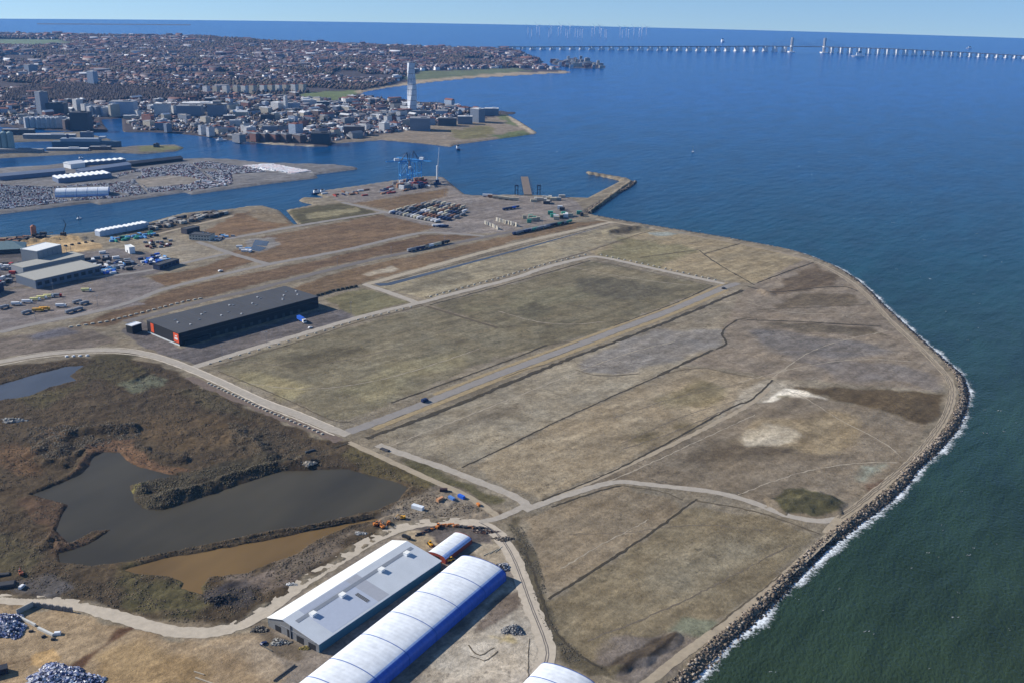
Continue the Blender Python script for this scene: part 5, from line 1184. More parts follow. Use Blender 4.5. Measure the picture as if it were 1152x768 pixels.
A = np.array(CARP); cx0, cy0 = A.mean(0)
for i in range(-340, 340):
    if i % 5 == 4: continue
    for j in range(-620, 620):
        if j % 50 > 47: continue
        u = j*2.75; v = i*5.6; spots.append((cx0+u*ca-v*sa, cy0+u*sa+v*ca))
S = np.array(spots); ok = inpoly(S[:, 0], S[:, 1], CARP)
for H in HOLES: ok &= ~inpoly(S[:, 0], S[:, 1], H)
ok &= (vnoise(S[:, 0], S[:, 1], 45, 31) > .2); ok &= RNG.rand(len(S)) > .06
S = S[ok]; S = S[np.argsort(np.hypot(S[:, 0], S[:, 1]))]
for k, (x, y) in enumerate(S[:300]):
    i = RNG.randint(len(cars))
    if k < len(cars): o = cars[k]
    else: o = cars[i].copy(); COL.objects.link(o)
    o.location = (x, y, LZ); o.rotation_euler = (0, 0, R(28)+pi/2); o.scale = (1, 1, 1)
b = MB(); vm = vmat('car_mass', .4)
rest = S[300:]
if len(rest) > 26000: rest = rest[RNG.permutation(len(rest))[:26000]]
for x, y in rest:
    c = car_cols[RNG.randint(len(car_cols))][0]
    b.box(x, y, LZ, 1.8, 4.4, .95, vm, R(28), tint=c); b.box(x, y, LZ+.95, 1.6, 2.3, .5, vm, R(28), tint=tuple(v*.6 for v in c))
o = b.build('parked_cars'); tag(o, 'dense mass of parked import cars covering the harbour terminal', 'parked cars', None, 'stuff')
scatter_boxes([(222, 205), (255, 202), (262, 208), (240, 211)], 26, [(mat('pinkish', (.55, .42, .4), .7), 'pinkish'), (whp, 'white')], 'terminal_box', 'COLOR box on the terminal corner by the channel', 'container', 'boxes on the terminal corner', (8, 3, 2.6), seed=41)
wcar = [(whp, 'white'), (mat('pale_pink', (.7, .6, .6), .6), 'pale pink')]
scatter_boxes([(275, 187), (305, 185), (348, 193), (330, 195.5), (292, 189)], 230, wcar, 'covered_car', 'COLOR covered car on the bright lot of the car terminal', 'car', 'covered cars on the bright lot', (8, 5, 1.4), seed=42, hd=R(28))

# ================================================================== masses of small pieces
def mass(name, V, F, pos, scl, rz, tint, m_, jitter=0.0, tintF=None):
    """one mesh from many copies of a small shape; tintF gives some faces of the shape a colour of their own"""
    V = np.array(V, float); F = np.array(F, int); N = len(pos); n = len(V); k = F.shape[1]
    P = np.repeat(V[None], N, 0)
    if jitter: P = P+RNG.uniform(-jitter, jitter, P.shape)
    P = P*scl[:, None, :]; c = np.cos(rz)[:, None]; s = np.sin(rz)[:, None]
    X = P[..., 0]*c-P[..., 1]*s; Y = P[..., 0]*s+P[..., 1]*c
    co = np.stack([X, Y, P[..., 2]], -1)+pos[:, None, :]
    FF = (F[None]+(np.arange(N)*n)[:, None, None]).reshape(-1, k)
    me = bpy.data.meshes.new(name); me.vertices.add(N*n); me.vertices.foreach_set('co', co.astype(np.float32).ravel())
    me.loops.add(len(FF)*k); me.loops.foreach_set('vertex_index', FF.ravel().astype(np.int32))
    me.polygons.add(len(FF)); me.polygons.foreach_set('loop_start', np.arange(0, len(FF)*k, k, dtype=np.int32)); me.update(calc_edges=True)
    at = me.attributes.new('tint', 'FLOAT_COLOR', 'CORNER'); C = np.ones((N, len(F), k, 4), np.float32); C[..., :3] = tint[:, None, None, :]
    if tintF is not None:
        idx, cols = tintF; C[:, idx, :, :3] = cols[:, None, None, :]
    at.data.foreach_set('color', C.ravel()); me.materials.append(m_)
    o = bpy.data.objects.new(name, me); COL.objects.link(o); return o
BOXV = [(x, y, z) for z in (0, 1) for x, y in ((-.5, -.5), (.5, -.5), (.5, .5), (-.5, .5))]
BOXF = [(0, 1, 5, 4), (1, 2, 6, 5), (2, 3, 7, 6), (3, 0, 4, 7), (4, 5, 6, 7)]
GABV = BOXV+[(-.5, 0, 1.35), (.5, 0, 1.35)]
GABF = [(0, 1, 5, 4), (1, 2, 6, 5), (2, 3, 7, 6), (3, 0, 4, 7), (4, 5, 9, 8), (6, 7, 8, 9), (5, 6, 9, 9), (7, 4, 8, 8)]
t_ = (1+5**.5)/2
ICOV = (np.array([(-1, t_, 0), (1, t_, 0), (-1, -t_, 0), (1, -t_, 0), (0, -1, t_), (0, 1, t_), (0, -1, -t_), (0, 1, -t_), (t_, 0, -1), (t_, 0, 1), (-t_, 0, -1), (-t_, 0, 1)])/1.902)
ICOF = [(0, 11, 5), (0, 5, 1), (0, 1, 7), (0, 7, 10), (0, 10, 11), (1, 5, 9), (5, 11, 4), (11, 10, 2), (10, 7, 6), (7, 1, 8), (3, 9, 4), (3, 4, 2), (3, 2, 6), (3, 6, 8), (3, 8, 9), (4, 9, 5), (2, 4, 11), (6, 2, 10), (8, 6, 7), (9, 8, 1)]
OCTV = [(1, 0, .45), (0, 1, .5), (-1, 0, .4), (0, -1, .5), (0, 0, 1.0), (0, 0, 0)]
OCTF = [(0, 1, 4), (1, 2, 4), (2, 3, 4), (3, 0, 4), (1, 0, 5), (2, 1, 5), (3, 2, 5), (0, 3, 5)]
def sample_in(polypx, n, z=LZ, seed=1, fn=None):
    P = Ls(polypx, z); A = np.array(P); rs = np.random.RandomState(seed); out = np.zeros((0, 2))
    while len(out) < n:
        q = rs.uniform(A.min(0), A.max(0), (n*4, 2)); q = q[inpoly(q[:, 0], q[:, 1], P)]
        if fn is not None: q = q[fn(q[:, 0], q[:, 1])]
        if len(q) == 0: break
        out = np.vstack([out, q])
    return out[:n]

# ------------------------------------------------------------------ the far town: houses and bare trees
CITYW = Ls(CITY, 0)
GREENS = [Ls(p) for p in ([(328,107),(353,103.7),(397,101.7),(405,109.5),(389,114),(340,112)], [(400,103),(440,95),(472,80),(520,78.5),(580,76.5),(640,80),(640,84),(560,88),(488,95),(436,101),(405,110)],
    [(-60,43),(70,45),(90,50),(40,53),(-60,52)], [(370,166),(420,150),(440,150),(485,143),(545,134),(565,127),(610,150),(507,170),(430,162)], [(114,131),(140,131),(140,150),(112,150)])]
def in_town(x, y):
    ok = inpoly(x, y, CITYW)&(segd(x, y, CITYW, True) > 25)
    for g in GREENS: ok &= ~inpoly(x, y, g)
    return ok
TOWN = [(-200,140),(0,141),(100,145),(140,148),(255,157),(368,165),(430,157),(560,127),(437,112),(405,108),(410,103.6),(460,95),(527,87),(640,82),(612,69),(575,57),(384,50.8),(226,42),(0,39),(-200,39)]
houses = sample_in(TOWN, 17000, seed=3, fn=lambda x, y: in_town(x, y)&(vnoise(x, y, 260, 41) > .38)&((np.hypot(x, y) > 3500)|(vnoise(x, y, 90, 45) > .55)))
# nearer part: more houses per area
N = len(houses); dist = np.hypot(houses[:, 0], houses[:, 1])
sc = np.stack([RNG.uniform(9, 26, N), RNG.uniform(9, 14, N), RNG.uniform(5, 12, N)], -1)*np.clip(dist/4200, .75, 1.25)[:, None]
big = RNG.rand(N) < .05; sc[big] *= np.array([2.2, 1.4, 1.5])
walls_c = np.array([(.48, .45, .44), (.30, .26, .24), (.20, .13, .12), (.15, .09, .09), (.60, .60, .62), (.18, .17, .2), (.22, .18, .18)])
roofs_c = np.array([(.12, .065, .055), (.15, .075, .06), (.07, .065, .08), (.09, .08, .09), (.20, .19, .20), (.08, .055, .06)])
wc = walls_c[RNG.randint(len(walls_c), size=N)]*RNG.uniform(.9, 1.35, (N, 1)); rc = roofs_c[RNG.randint(len(roofs_c), size=N)]*RNG.uniform(.8, 1.6, (N, 1))
wh = RNG.rand(N) < .04; rc[wh] = (.6, .6, .62)
flat5 = (RNG.rand(N) < .5)
o = mass('distant_houses', GABV, GABF[:6], np.column_stack([houses, np.full(N, LZ-.3)]), sc, RNG.choice([.3, .3+pi/2, .9, -.4], N)+RNG.uniform(-.1, .1, N), wc, vmat('house_colours'), tintF=([4, 5], rc))
tag(o, 'mass of small red and grey roofed houses of the far town', 'houses', None, 'stuff')
trees = sample_in(TOWN, 60000, seed=5, fn=lambda x, y: in_town(x, y)&(vnoise(x, y, 180, 43) > .30)&((np.hypot(x, y) > 3450)|(vnoise(x, y, 70, 44) > .68)))
N = len(trees); dist = np.hypot(trees[:, 0], trees[:, 1])
sc = np.stack([RNG.uniform(5, 12, N)]*2+[RNG.uniform(7, 16, N)], -1)*np.clip(dist/4500, .6, 1.3)[:, None]
tcol = np.array([(.11, .072, .062), (.13, .088, .068), (.085, .064, .058), (.075, .078, .055), (.15, .105, .08)])[RNG.randint(5, size=N)]*RNG.uniform(.7, 1.2, (N, 1))
o = mass('distant_trees', OCTV, OCTF, np.column_stack([trees, np.full(N, LZ-.3)]), sc, RNG.uniform(0, pi, N), tcol, vmat('bare_wood'), jitter=.22)
tag(o, 'mass of bare brown tree crowns between the roofs of the far town', 'trees', None, 'stuff')
# a dense bare park in front of the old town
pk = sample_in([(20,101),(90,98),(150,101),(200,107),(240,110),(200,116),(150,113),(120,118),(60,116),(0,116)], 9000, seed=6)
N = len(pk); o = mass('park_trees', OCTV, OCTF, np.column_stack([pk, np.full(N, LZ-.3)]), np.stack([RNG.uniform(5, 9, N)]*2+[RNG.uniform(12, 19, N)], -1), RNG.uniform(0, pi, N), np.array((.062, .05, .05))*RNG.uniform(.6, 1.3, (N, 1)), vmat('bare_wood'), jitter=.25)
tag(o, 'dense dark wood of the bare park below the pale tower', 'park trees', None, 'stuff')

# ------------------------------------------------------------------ harbour town: every building an object
def win_wall(name, col, fl=3.2, wx=3.0, dark=(.035, .045, .06), frac=.5):
    if name in _M: return _M[name]
    mt = bpy.data.materials.new(name); mt.use_nodes = True; n = mt.node_tree; bs = n.nodes['Principled BSDF']; bs.inputs['Roughness'].default_value = .6
    tc = n.nodes.new('ShaderNodeTexCoord'); sp = n.nodes.new('ShaderNodeSeparateXYZ'); n.links.new(tc.outputs['Object'], sp.inputs[0])
    ad = n.nodes.new('ShaderNodeMath'); ad.operation = 'ADD'; n.links.new(sp.outputs[0], ad.inputs[0]); n.links.new(sp.outputs[1], ad.inputs[1])
    def band(src, per, lo):
        a = n.nodes.new('ShaderNodeMath'); a.operation = 'DIVIDE'; a.inputs[1].default_value = per; n.links.new(src, a.inputs[0])
        f = n.nodes.new('ShaderNodeMath'); f.operation = 'FRACT'; n.links.new(a.outputs[0], f.inputs[0])
        g = n.nodes.new('ShaderNodeMath'); g.operation = 'GREATER_THAN'; g.inputs[1].default_value = lo; n.links.new(f.outputs[0], g.inputs[0]); return g.outputs[0]
    m1 = n.nodes.new('ShaderNodeMath'); m1.operation = 'MULTIPLY'; n.links.new(band(sp.outputs[2], fl, 1-frac), m1.inputs[0]); n.links.new(band(ad.outputs[0], wx, .4), m1.inputs[1])
    mi = n.nodes.new('ShaderNodeMix'); mi.data_type = 'RGBA'; mi.inputs[6].default_value = (*col, 1); mi.inputs[7].default_value = (*dark, 1); n.links.new(m1.outputs[0], mi.inputs[0]); n.links.new(mi.outputs[2], bs.inputs['Base Color'])
    _M[name] = mt; return mt
WALLS = [('white', (.68, .68, .68)), ('cream', (.52, .47, .38)), ('brick red', (.24, .09, .06)), ('blue grey', (.21, .25, .32)), ('dark', (.05, .055, .065)), ('grey', (.30, .30, .31)), ('pale blue', (.40, .48, .60)), ('brown', (.16, .10, .08))]
ROOFS = [('white', (.60, .60, .60)), ('grey', (.24, .24, .25)), ('black', (.04, .04, .045)), ('red', (.22, .08, .05)), ('grey', (.32, .31, .30))]
def town_house(x, y, lx, ly, h, rz, wk, rk, label, group=None, name='town_building', gable=False, extra=True):
    e = MB(); e.box(0, 0, 0, lx, ly, h, win_wall('wall_'+WALLS[wk][0], WALLS[wk][1]))
    o = e.build(name); o.location = (x, y, LZ); o.rotation_euler = (0, 0, rz); tag(o, label, 'building', group)
    rm = mat('roof_'+ROOFS[rk][0]+str(rk), ROOFS[rk][1], .8, var=.1)
    b = MB()
    if gable:
        hh = h+ly*.28; b.add([(-lx/2-.4, -ly/2-.4, h), (lx/2+.4, -ly/2-.4, h), (lx/2+.4, ly/2+.4, h), (-lx/2-.4, ly/2+.4, h), (-lx/2-.4, 0, hh), (lx/2+.4, 0, hh)], [[0, 1, 5, 4], [1, 2, 5], [2, 3, 4, 5], [3, 0, 4]], rm)
    else:
        b.box(0, 0, h+.01, lx+.6, ly+.6, .5, rm)
        if extra: b.box(lx*.15, 0, h+.52, lx*.25, ly*.4, 2.2, rm)
    b.build('roof', o); return o
def lab_b(px, py, w_, r_, h, gable):
    size = 'tall' if h > 17 else ('low' if h < 9 else 'mid-rise')
    if px < 60: where = 'on the old left quays'
    elif px < 140: where = 'near the black office tower'
    elif px < 230: where = 'behind the quay left'
    elif px < 320: where = 'behind the brick row'
    elif px < 400: where = 'below the green links'
    elif px < 455: where = 'left of the twisted tower'
    elif px < 500: where = 'right of the twisted tower'
    else: where = 'near the harbour tip'
    dep = ' by the water' if py > 150 else (' midway' if py > 128 else ' at the back')
    return '%s %s %s roofed building %s%s' % (size, WALLS[w_][0], ('pitched' if gable else ROOFS[r_][0]), where, dep)
key = []
def kb(px, py, wpx, hpx, depth, wk, rk, label, rz=None, name='town_building', gable=False):
    """a building of its own: foot of its front in the photo, width and height in photo pixels"""
    x, y = L(px, py); D_ = math.sqrt(x*x+y*y+CAM_H**2); s = D_/FPX*1.0
    town_house(x, y+depth*.5, wpx*s, depth, hpx*s*1.03, rz if rz is not None else R(-36 if wpx < 14 else 4), wk, rk, label, None, name, gable); key.append((x, y+depth*.5, wpx*s*.6+12))
kb(89.5, 147, 18, 17, 35, 4, 2, 'black cube shaped office tower on the old quay', name='office_tower')
kb(104, 99, 8.5, 15.5, 22, 6, 0, 'pale blue and white residential tower rising from the old town behind the park', name='residential_tower', rz=R(-25))
kb(47, 130, 9, 22, 25, 3, 1, 'tall hazy blue tower left of the black office cube', name='office_tower')
kb(62, 130, 17, 11, 40, 4, 2, 'broad dark block right of the hazy blue tower', name='office_block')
kb(33, 83, 9, 8, 40, 3, 1, 'wide blue block standing far back in the old town', name='office_block')
for i, (px, wp) in enumerate(((31.5, 3), (38, 3), (44.5, 4), (50, 3.5), (55.5, 4), (61, 3.6), (66, 3.6))):
    kb(px, 144.5, wp, 10, 30, 0, 0, '%s of the seven narrow white slabs in the quay row' % ('first leftmost,second,third,fourth,fifth,sixth,seventh'.split(',')[i]), name='white_slab')
kb(68, 143, 19, 8, 25, 5, 0, 'grey building with long white roof linking the white slabs and the black cube', name='office_block'); kb(74.5, 146, 5, 9, 20, 7, 1, 'reddish brown block squeezed between the white slabs and the black cube')
kb(87, 127, 7, 12.5, 22, 0, 0, 'tall white block behind the black office cube', name='residential_tower'); kb(96, 128, 7, 9, 24, 0, 1, 'white stepped block right of the tall white block'); kb(102, 131, 5, 9, 22, 0, 0, 'white fronted block behind the inner basin')
kb(109, 131, 9, 9, 30, 3, 1, 'blue block facing the inner basin'); kb(117, 131, 6, 8, 30, 6, 0, 'pale blue block at the head of the inner basin'); kb(137, 131, 24, 14, 45, 6, 1, 'large rounded pale block beyond the inner basin', name='office_block'); kb(127, 132, 4, 12, 30, 1, 0, 'cream end block beside the large pale block')
kb(182, 130, 16, 11, 22, 0, 1, 'big white frame building behind the quay', name='exhibition_hall'); kb(195.5, 129, 7, 8.5, 22, 0, 1, 'small white frame building beside the big one'); kb(212, 132, 25, 11, 40, 3, 1, 'long blue hall right of the white frame buildings', name='exhibition_hall')
kb(222, 120, 36, 3, 60, 1, 0, 'long low hall with sandy yellow roof behind the blue hall', name='low_hall'); kb(243, 132, 18, 12, 35, 3, 2, 'dark blue office block with pale left edge', name='office_block')
kb(188, 149, 5, 8, 16, 3, 1, 'slim blue grey block by the quay'); kb(227, 152, 4.5, 9.5, 18, 0, 1, 'white slab end on the quay left'); kb(236, 154, 4.5, 9.5, 18, 0, 1, 'second white slab end on the quay'); kb(312, 124.5, 12, 8, 30, 0, 0, 'white silo block before the green links', name='silo_block')
kb(321.5, 125, 3, 15, 10, 0, 0, 'slim white silo tower beside the white silo block', name='silo_tower'); kb(329, 124, 14, 7, 30, 6, 1, 'pale blue hall right of the white silo'); kb(332, 153.5, 11, 12.5, 26, 6, 3, 'light blue tower block near the brick quay row', name='residential_tower')
for i, px in enumerate((232, 243, 254, 266, 275, 284, 296, 305, 313, 321, 331, 340)):
    kb(px, 106.5-i*.25, 6.5, 8, 16, 1 if i % 2 else 0, 3 if i > 3 else 1, ('cream' if i % 2 else 'white')+' apartment slab in the long row before the links, number '+'one two three four five six seven eight nine ten eleven twelve'.split()[i]+' from its left end', name='apartment_slab', rz=R(-30))
for i, (px, wp, c, nm) in enumerate(((287, 10, 2, 'leftmost orange brick block of the quay row'), (298, 8, 7, 'brown block next to the leftmost brick block'), (309, 10, 2, 'second orange brick block of the quay row'), (321, 10, 7, 'long brown block of the quay row'), (268, 12, 5, 'grey block at the left end of the brick row'), (336, 12, 7, 'brown block at the right end of the quay row'))):
    kb(px, 159.5+i*.3, wp, 8, 20, c, 1, nm, name='quay_building')
kb(352, 150, 26, 3, 20, 5, 0, 'long low hall with bright white roof in the dock area', name='low_hall'); kb(360, 162.5, 20, 11, 40, 4, 2, 'dark hall with pale edge at the quay corner', name='dock_hall'); kb(398, 152.5, 22, 9, 25, 7, 1, 'rusty brown framed hall in the dock area', name='dock_hall')
kb(432, 148.5, 8, 9, 22, 0, 0, 'bright white block standing alone in front of the twisted tower', name='residential_tower'); kb(472, 147.5, 22, 13, 40, 3, 1, 'large blue grey block with stepped top before the twisted tower', name='office_block')
kb(503, 142, 20, 8, 22, 4, 1, 'dark row of flats facing the open ground', name='apartment_row'); kb(523, 140, 16, 8, 22, 3, 0, 'blue row of flats with white end facing the open ground', name='apartment_row'); kb(537, 138, 12, 14, 30, 3, 0, 'tall blue block near the tip of the harbour town', name='apartment_row'); kb(553, 130, 15, 7, 24, 3, 0, 'last blue block on the tip of the harbour town', name='apartment_row')
kb(472, 128.5, 24, 3, 16, 5, 1, 'long green grey low building at the foot of the twisted tower')
# all others
HT = [(-40,128),(24,124),(60,120),(100,113),(140,112),(200,117),(250,112),(345,110),(430,115),(500,118),(556,127),(500,133),(485,143),(430,152),(380,158),(365,162.5),(300,160),(255,156),(185,148),(142,147),(140,132),(112,132),(113,146),(60,143),(0,140),(-40,140)]
cand = sample_in(HT, 2600, seed=9, fn=in_town); placed = []
for x, y in cand:
    if len(placed) >= 232: break
    if any((x-a)**2+(y-b_)**2 < r_*r_ for a, b_, r_ in key): continue
    if any((x-a)**2+(y-b_)**2 < 27**2 for a, b_ in placed): continue
    placed.append((x, y))
def to_px(x, y, z=0):
    v = Vector((x, y, z-CAM_H)); t = v.dot(fwd); return 576+FPX*v.dot(RT)/t, 384-FPX*v.dot(UP)/t
kinds = {}
for x, y in placed:
    px, py = to_px(x, y); wk = random.choice([0, 0, 0, 0, 1, 2, 3, 4, 5, 6, 6] if px > 390 else [0, 0, 1, 1, 2, 3, 4, 5, 6, 7, 6]); rk = random.choice([0, 0, 1, 2, 3, 4]); g = random.random() < .3
    h = random.choice([6, 9, 11, 13, 15, 19])
    lx = random.uniform(14, 44)
    town_house(x, y, lx, random.uniform(11, 17), h, R(random.choice([-40, 50, -32, 60, 8]))+random.uniform(-.08, .08), wk, rk, lab_b(px, py, wk, rk, h, g), 'buildings of the harbour town', gable=g)
# infill: yards, sheds, cars and trees too small to tell apart
inf = sample_in(HT, 5200, seed=12, fn=in_town); N = len(inf)
cc = np.array([(.12, .09, .08), (.14, .11, .09), (.4, .4, .42), (.10, .09, .09), (.5, .5, .5), (.05, .07, .12), (.2, .1, .08)])[RNG.choice(7, N, p=[.22, .16, .17, .13, .18, .08, .06])]
o = mass('yard_clutter', BOXV, BOXF, np.column_stack([inf, np.full(N, LZ-.1)]), np.stack([RNG.uniform(3, 12, N), RNG.uniform(3, 8, N), RNG.uniform(2, 6, N)], -1), RNG.uniform(0, pi, N), cc, vmat('house_colours'), jitter=.05)
tag(o, 'small sheds, vehicles and clutter between the buildings of the harbour town', 'clutter', None, 'stuff')
# island and pier buildings on the left channel
for i, (px, py, wp, hp, wk, rk, lab) in enumerate(((55, 156.5, 50, 4, 5, 0, 'long low grey pier terminal on the ferry pier'), (20, 152, 30, 5, 4, 4, 'dark pier shed at the left edge'), (97, 156, 12, 6, 3, 1, 'blue grey pier head building'), (18, 172, 50, 3, 5, 1, 'long grey shed on the narrow pier'), (75, 170, 40, 2.2, 5, 0, 'white roofed row on the narrow pier'), (112, 169, 20, 3, 7, 1, 'brown low row on the narrow pier'), (175, 166, 5, 3, 4, 2, 'small dark hut on the grassy pier head'))):
    kb(px, py, wp, hp, 14, wk, rk, lab, rz=R(6), name='pier_building')
e = empty('silo_tower', (0, 0, 0)); tag(e, 'cluster of pale green silos at the left edge of the channel', 'silo'); 
for k in range(3):
    b = MB(); b.rod((k*14, 0, 0), (k*14, 0, 42), 7, mat('silo_green', (.25, .33, .33), .7), 16); b.rod((k*14, 0, 42), (k*14, 0, 45), 7, _M['silo_green'], 16, 2); b.build('silo', e)
place(e, 0, 170, 0)
# Limhamn and the far shore flats
lim = sample_in(LIMHAMN, 46, seed=14)
for x, y in lim:
    px, py = to_px(x, y); wk = random.choice([0, 0, 1, 2, 5]); town_house(x, y, random.uniform(18, 40), 14, random.uniform(9, 24), R(random.choice([0, 90])), wk, 1, '%s building on the small far harbour spit' % WALLS[wk][0], 'buildings on the far harbour spit', extra=False)

# ------------------------------------------------------------------ the twisted tower
tx, ty = G(463.5, 126, LZ); e = empty('twisted_tower', (tx, ty, LZ), R(20)); e.scale = (.85, .85, .77); tag(e, 'white twisting skyscraper of nine stacked cubes', 'skyscraper')
tw = win_wall('tower_facade', (.74, .76, .80), fl=3.5, wx=3.2, dark=(.22, .28, .36), frac=.42)
b = MB(); b.box(0, 0, 0, 40, 34, 5, WALLS and mat('tower_base', (.3, .32, .34), .7)); b.build('podium', e)
sec = [(-13, -11), (13, -11), (15, 0), (13, 11), (0, 15), (-13, 11)]
zz = 4.0
for k in range(9):
    b = MB(); fl = 5
    for s in range(fl):
        a = R(10*(k+s/fl)); c, q = cos(a), sin(a); P = [(c*x-q*y, q*x+c*y) for x, y in sec]
        b.prism(P, zz+s*4.0, zz+s*4.0+3.9, tw, mat('tower_floor', (.55, .57, .6), .6))
    o = b.build('segment', e); zz += 20.0; 
    b = MB(); a = R(10*(k+1)); c, q = cos(a), sin(a); P = [((c*x-q*y)*.86, (q*x+c*y)*.86) for x, y in sec]; b.prism(P, zz, zz+1.3, mat('tower_gap', (.05, .06, .08), .5)); b.build('recess', o); zz += 1.3
b = MB()
for k in range(36):
    a0 = R(90*k/36); a1 = R(90*(k+1)/36); z0, z1 = 4+190*k/36, 4+190*(k+1)/36; r_ = 17.5
    b.rod((r_*cos(a0+R(-38)), r_*sin(a0+R(-38)), z0), (r_*cos(a1+R(-38)), r_*sin(a1+R(-38)), z1), .8, whp, 5)
    if k % 4 == 0: b.rod((13*cos(a0+R(-38)), 13*sin(a0+R(-38)), z0+3), (r_*cos(a0+R(-38)), r_*sin(a0+R(-38)), z0), .4, whp, 4)
b.build('outer_spine', e)

# ------------------------------------------------------------------ bridge, wind farm, boats
BASE = [(560, 55.6), (591, 56), (659, 56), (747.5, 57.2), (812.6, 57.8), (857, 58), (927, 59.5), (1008, 62), (1086, 64), (1152, 66), (1200, 67.5)]
HPX = [(560, 2.2), (650, 2.6), (750, 3.8), (857, 4.9), (927, 5.4), (1008, 5.4), (1086, 3.6), (1152, 2.2), (1200, 1.6)]
def lerp(tab, x):
    for (a, b_), (c, d) in zip(tab[:-1], tab[1:]):
        if a <= x <= c: return b_+(d-b_)*(x-a)/(c-a)
    return tab[-1][1]
e = empty('bridge', (*G(890, 59, 0), 0)); ox, oy = e.location.x, e.location.y
tag(e, 'long cable stayed road bridge on many pale piers crossing the sea at the horizon', 'bridge')
bconc = mat('bridge_concrete', (.82, .80, .76), .9, var=.05); bdeck = mat('bridge_deck', (.12, .13, .15), .8)
xs = []; x = 566.0
while x < 1200:
    xs.append(x); x += 11.2-(x-560)*.0019
line = [G(x, lerp(BASE, x), 0) for x in np.linspace(560, 1200, 80)]
lp = [(p[0]-ox, p[1]-oy) for p in line]; hz_ = [lerp(HPX, x)*math.hypot(*G(x, lerp(BASE, x), 0))/FPX*1.0 for x in np.linspace(560, 1200, 80)]
b = MB(); vs = []
for (x, y), h in zip(lp, hz_):
    vs += [(x, y-12, h), (x, y+12, h), (x, y+9, h+5), (x, y-9, h+5)]
fs = []
for i in range(len(lp)-1):
    k = 4*i; fs += [[k, k+4, k+5, k+1], [k+1, k+5, k+6, k+2], [k+2, k+6, k+7, k+3], [k+3, k+7, k+4, k]]
b.add(vs, fs, bdeck); b.build('deck', e)
for x in xs:
    if 886 < x < 931 : continue
    p = G(x, lerp(BASE, x), 0); h = lerp(HPX, x)*math.hypot(*p)/FPX; b = MB(); b.box(p[0]-ox, p[1]-oy, -1, 26, 26, h+1, bconc, R(35)); b.box(p[0]-ox, p[1]-oy, -1, 36, 30, 5, bconc, R(35)); b.build('pier', e)
for x in (890, 926.5):
    p = G(x, lerp(BASE, x)+.4, 0)
    b = MB()
    for sgn in (-1, 1):
        b.box(p[0]-ox-0, p[1]-oy+sgn*12, 0, 11, 8, 99, mat('pylon_grey', (.42, .41, .40), .8))
    b.box(p[0]-ox, p[1]-oy, 0, 40, 60, 6, bconc); b.box(p[0]-ox, p[1]-oy, 38, 14, 40, 6, bconc); b.build('pylon', e)
    b = MB(); h0 = lerp(HPX, x)*math.hypot(*p)/FPX
    dirv = Vector((G(x+10, lerp(BASE, x+10), 0)[0]-G(x-10, lerp(BASE, x-10), 0)[0], G(x+10, lerp(BASE, x+10), 0)[1]-G(x-10, lerp(BASE, x-10), 0)[1])).normalized()
    for k in range(1, 9):
        for sgn in (-1, 1): b.rod((p[0]-ox, p[1]-oy, 40+k*7), (p[0]-ox+dirv.x*sgn*k*22, p[1]-oy+dirv.y*sgn*k*22, h0+8), .5, gyp, 4)
    b.build('stay_cable', e)
wt0 = None
turb = [(594,38),(598,40.5),(604,36.5),(607,39),(617.5,41),(620,38),(628,39.5),(631,37),(636.5,40),(638.5,42),(641,37.5),(647,41),(650,41.5),(652.5,40),(655,42),(666,40.5),(669,38),(674.5,37),(676,41),(680.5,40.8),(682,42),(697.5,39.5),(700,42),(704.5,40.5),(707,42),(713,39),(719,41),(722,39.5),(727,38.5)]
wm = mat('turbine_white', (.75, .77, .8), .5, var=.02)
for k, (px, py) in enumerate(turb):
    p = G(px, py+.8, 0)
    if wt0 is None:
        wt0 = e = empty('wind_turbine', (0, 0, 0)); tag(e, 'white offshore wind turbine in the farm on the horizon', 'wind turbine', 'wind turbines of the offshore farm')
        b = MB(); b.rod((0, 0, 0), (0, 0, 66), 2.4, wm, 8, 1.6); b.build('tower', e); b = MB(); b.box(0, 0, 66, 4, 12, 4, wm); b.build('nacelle', e)
        for q in range(3):
            a = R(15+120*q); b = MB(); b.rod((0, -7, 68), (44*cos(a), -7, 68+44*sin(a)), 1.7, wm, 4, .5); b.build('blade', e)
        e.location = (p[0], p[1], 0)
    else: dup(wt0, (p[0], p[1], 0), R(random.uniform(-25, 25)))
def boat(name, label, px, py, rz, s, kind='motor'):
    p = G(px, py, 0); e = empty(name, (p[0], p[1], 0), rz); tag(e, label, 'boat')
    b = MB(); n = 9; P = []
    for z, k in ((-.4, .8), (1.4, 1.0)):
        for i in range(n): t = -1+2*i/(n-1); P.append((t*6*k, 2*k*(1-max(0, t)**2.2)*(.85 if t < -.9 else 1), z))
        for i in range(n)[::-1]: t = -1+2*i/(n-1); P.append((t*6*k, -2*k*(1-max(0, t)**2.2), z))
    m_ = 2*n; b.add(P, [[i, (i+1) % m_, m_+(i+1) % m_, m_+i][::-1] for i in range(m_)]+[list(range(m_, 2*m_))[::-1]], whp if kind != 'cargo' else navy); b.build('hull', e)
    if kind == 'sail':
        b = MB(); b.rod((0, 0, 1.4), (0, 0, 15), .12, steel, 6); b.build('mast', e)
        b = MB(); b.add([(0, .0, 2.5), (-5, .6, 2.5), (0, 0, 14.5)], [[0, 1, 2]], mat('sail_cloth', (.8, .8, .8), .8)); b.add([(.2, 0, 2.5), (5, .3, 2), (.2, 0, 12)], [[0, 1, 2]], _M['sail_cloth']); b.build('sail', e)
    else:
        b = MB(); b.box(-1, 0, 1.4, 5, 2.6, 2.2, whp); b.box(-1.4, 0, 3.6, 2.4, 2, 1.4, mat('bridge_glass', (.03, .04, .06), .2)); b.build('cabin', e)
    e.scale = (s, s, s); return e
boat('sailing_boat', 'small white sailing boat alone on the open sea', 779.5, 171.5, R(60), 1.0, 'sail')
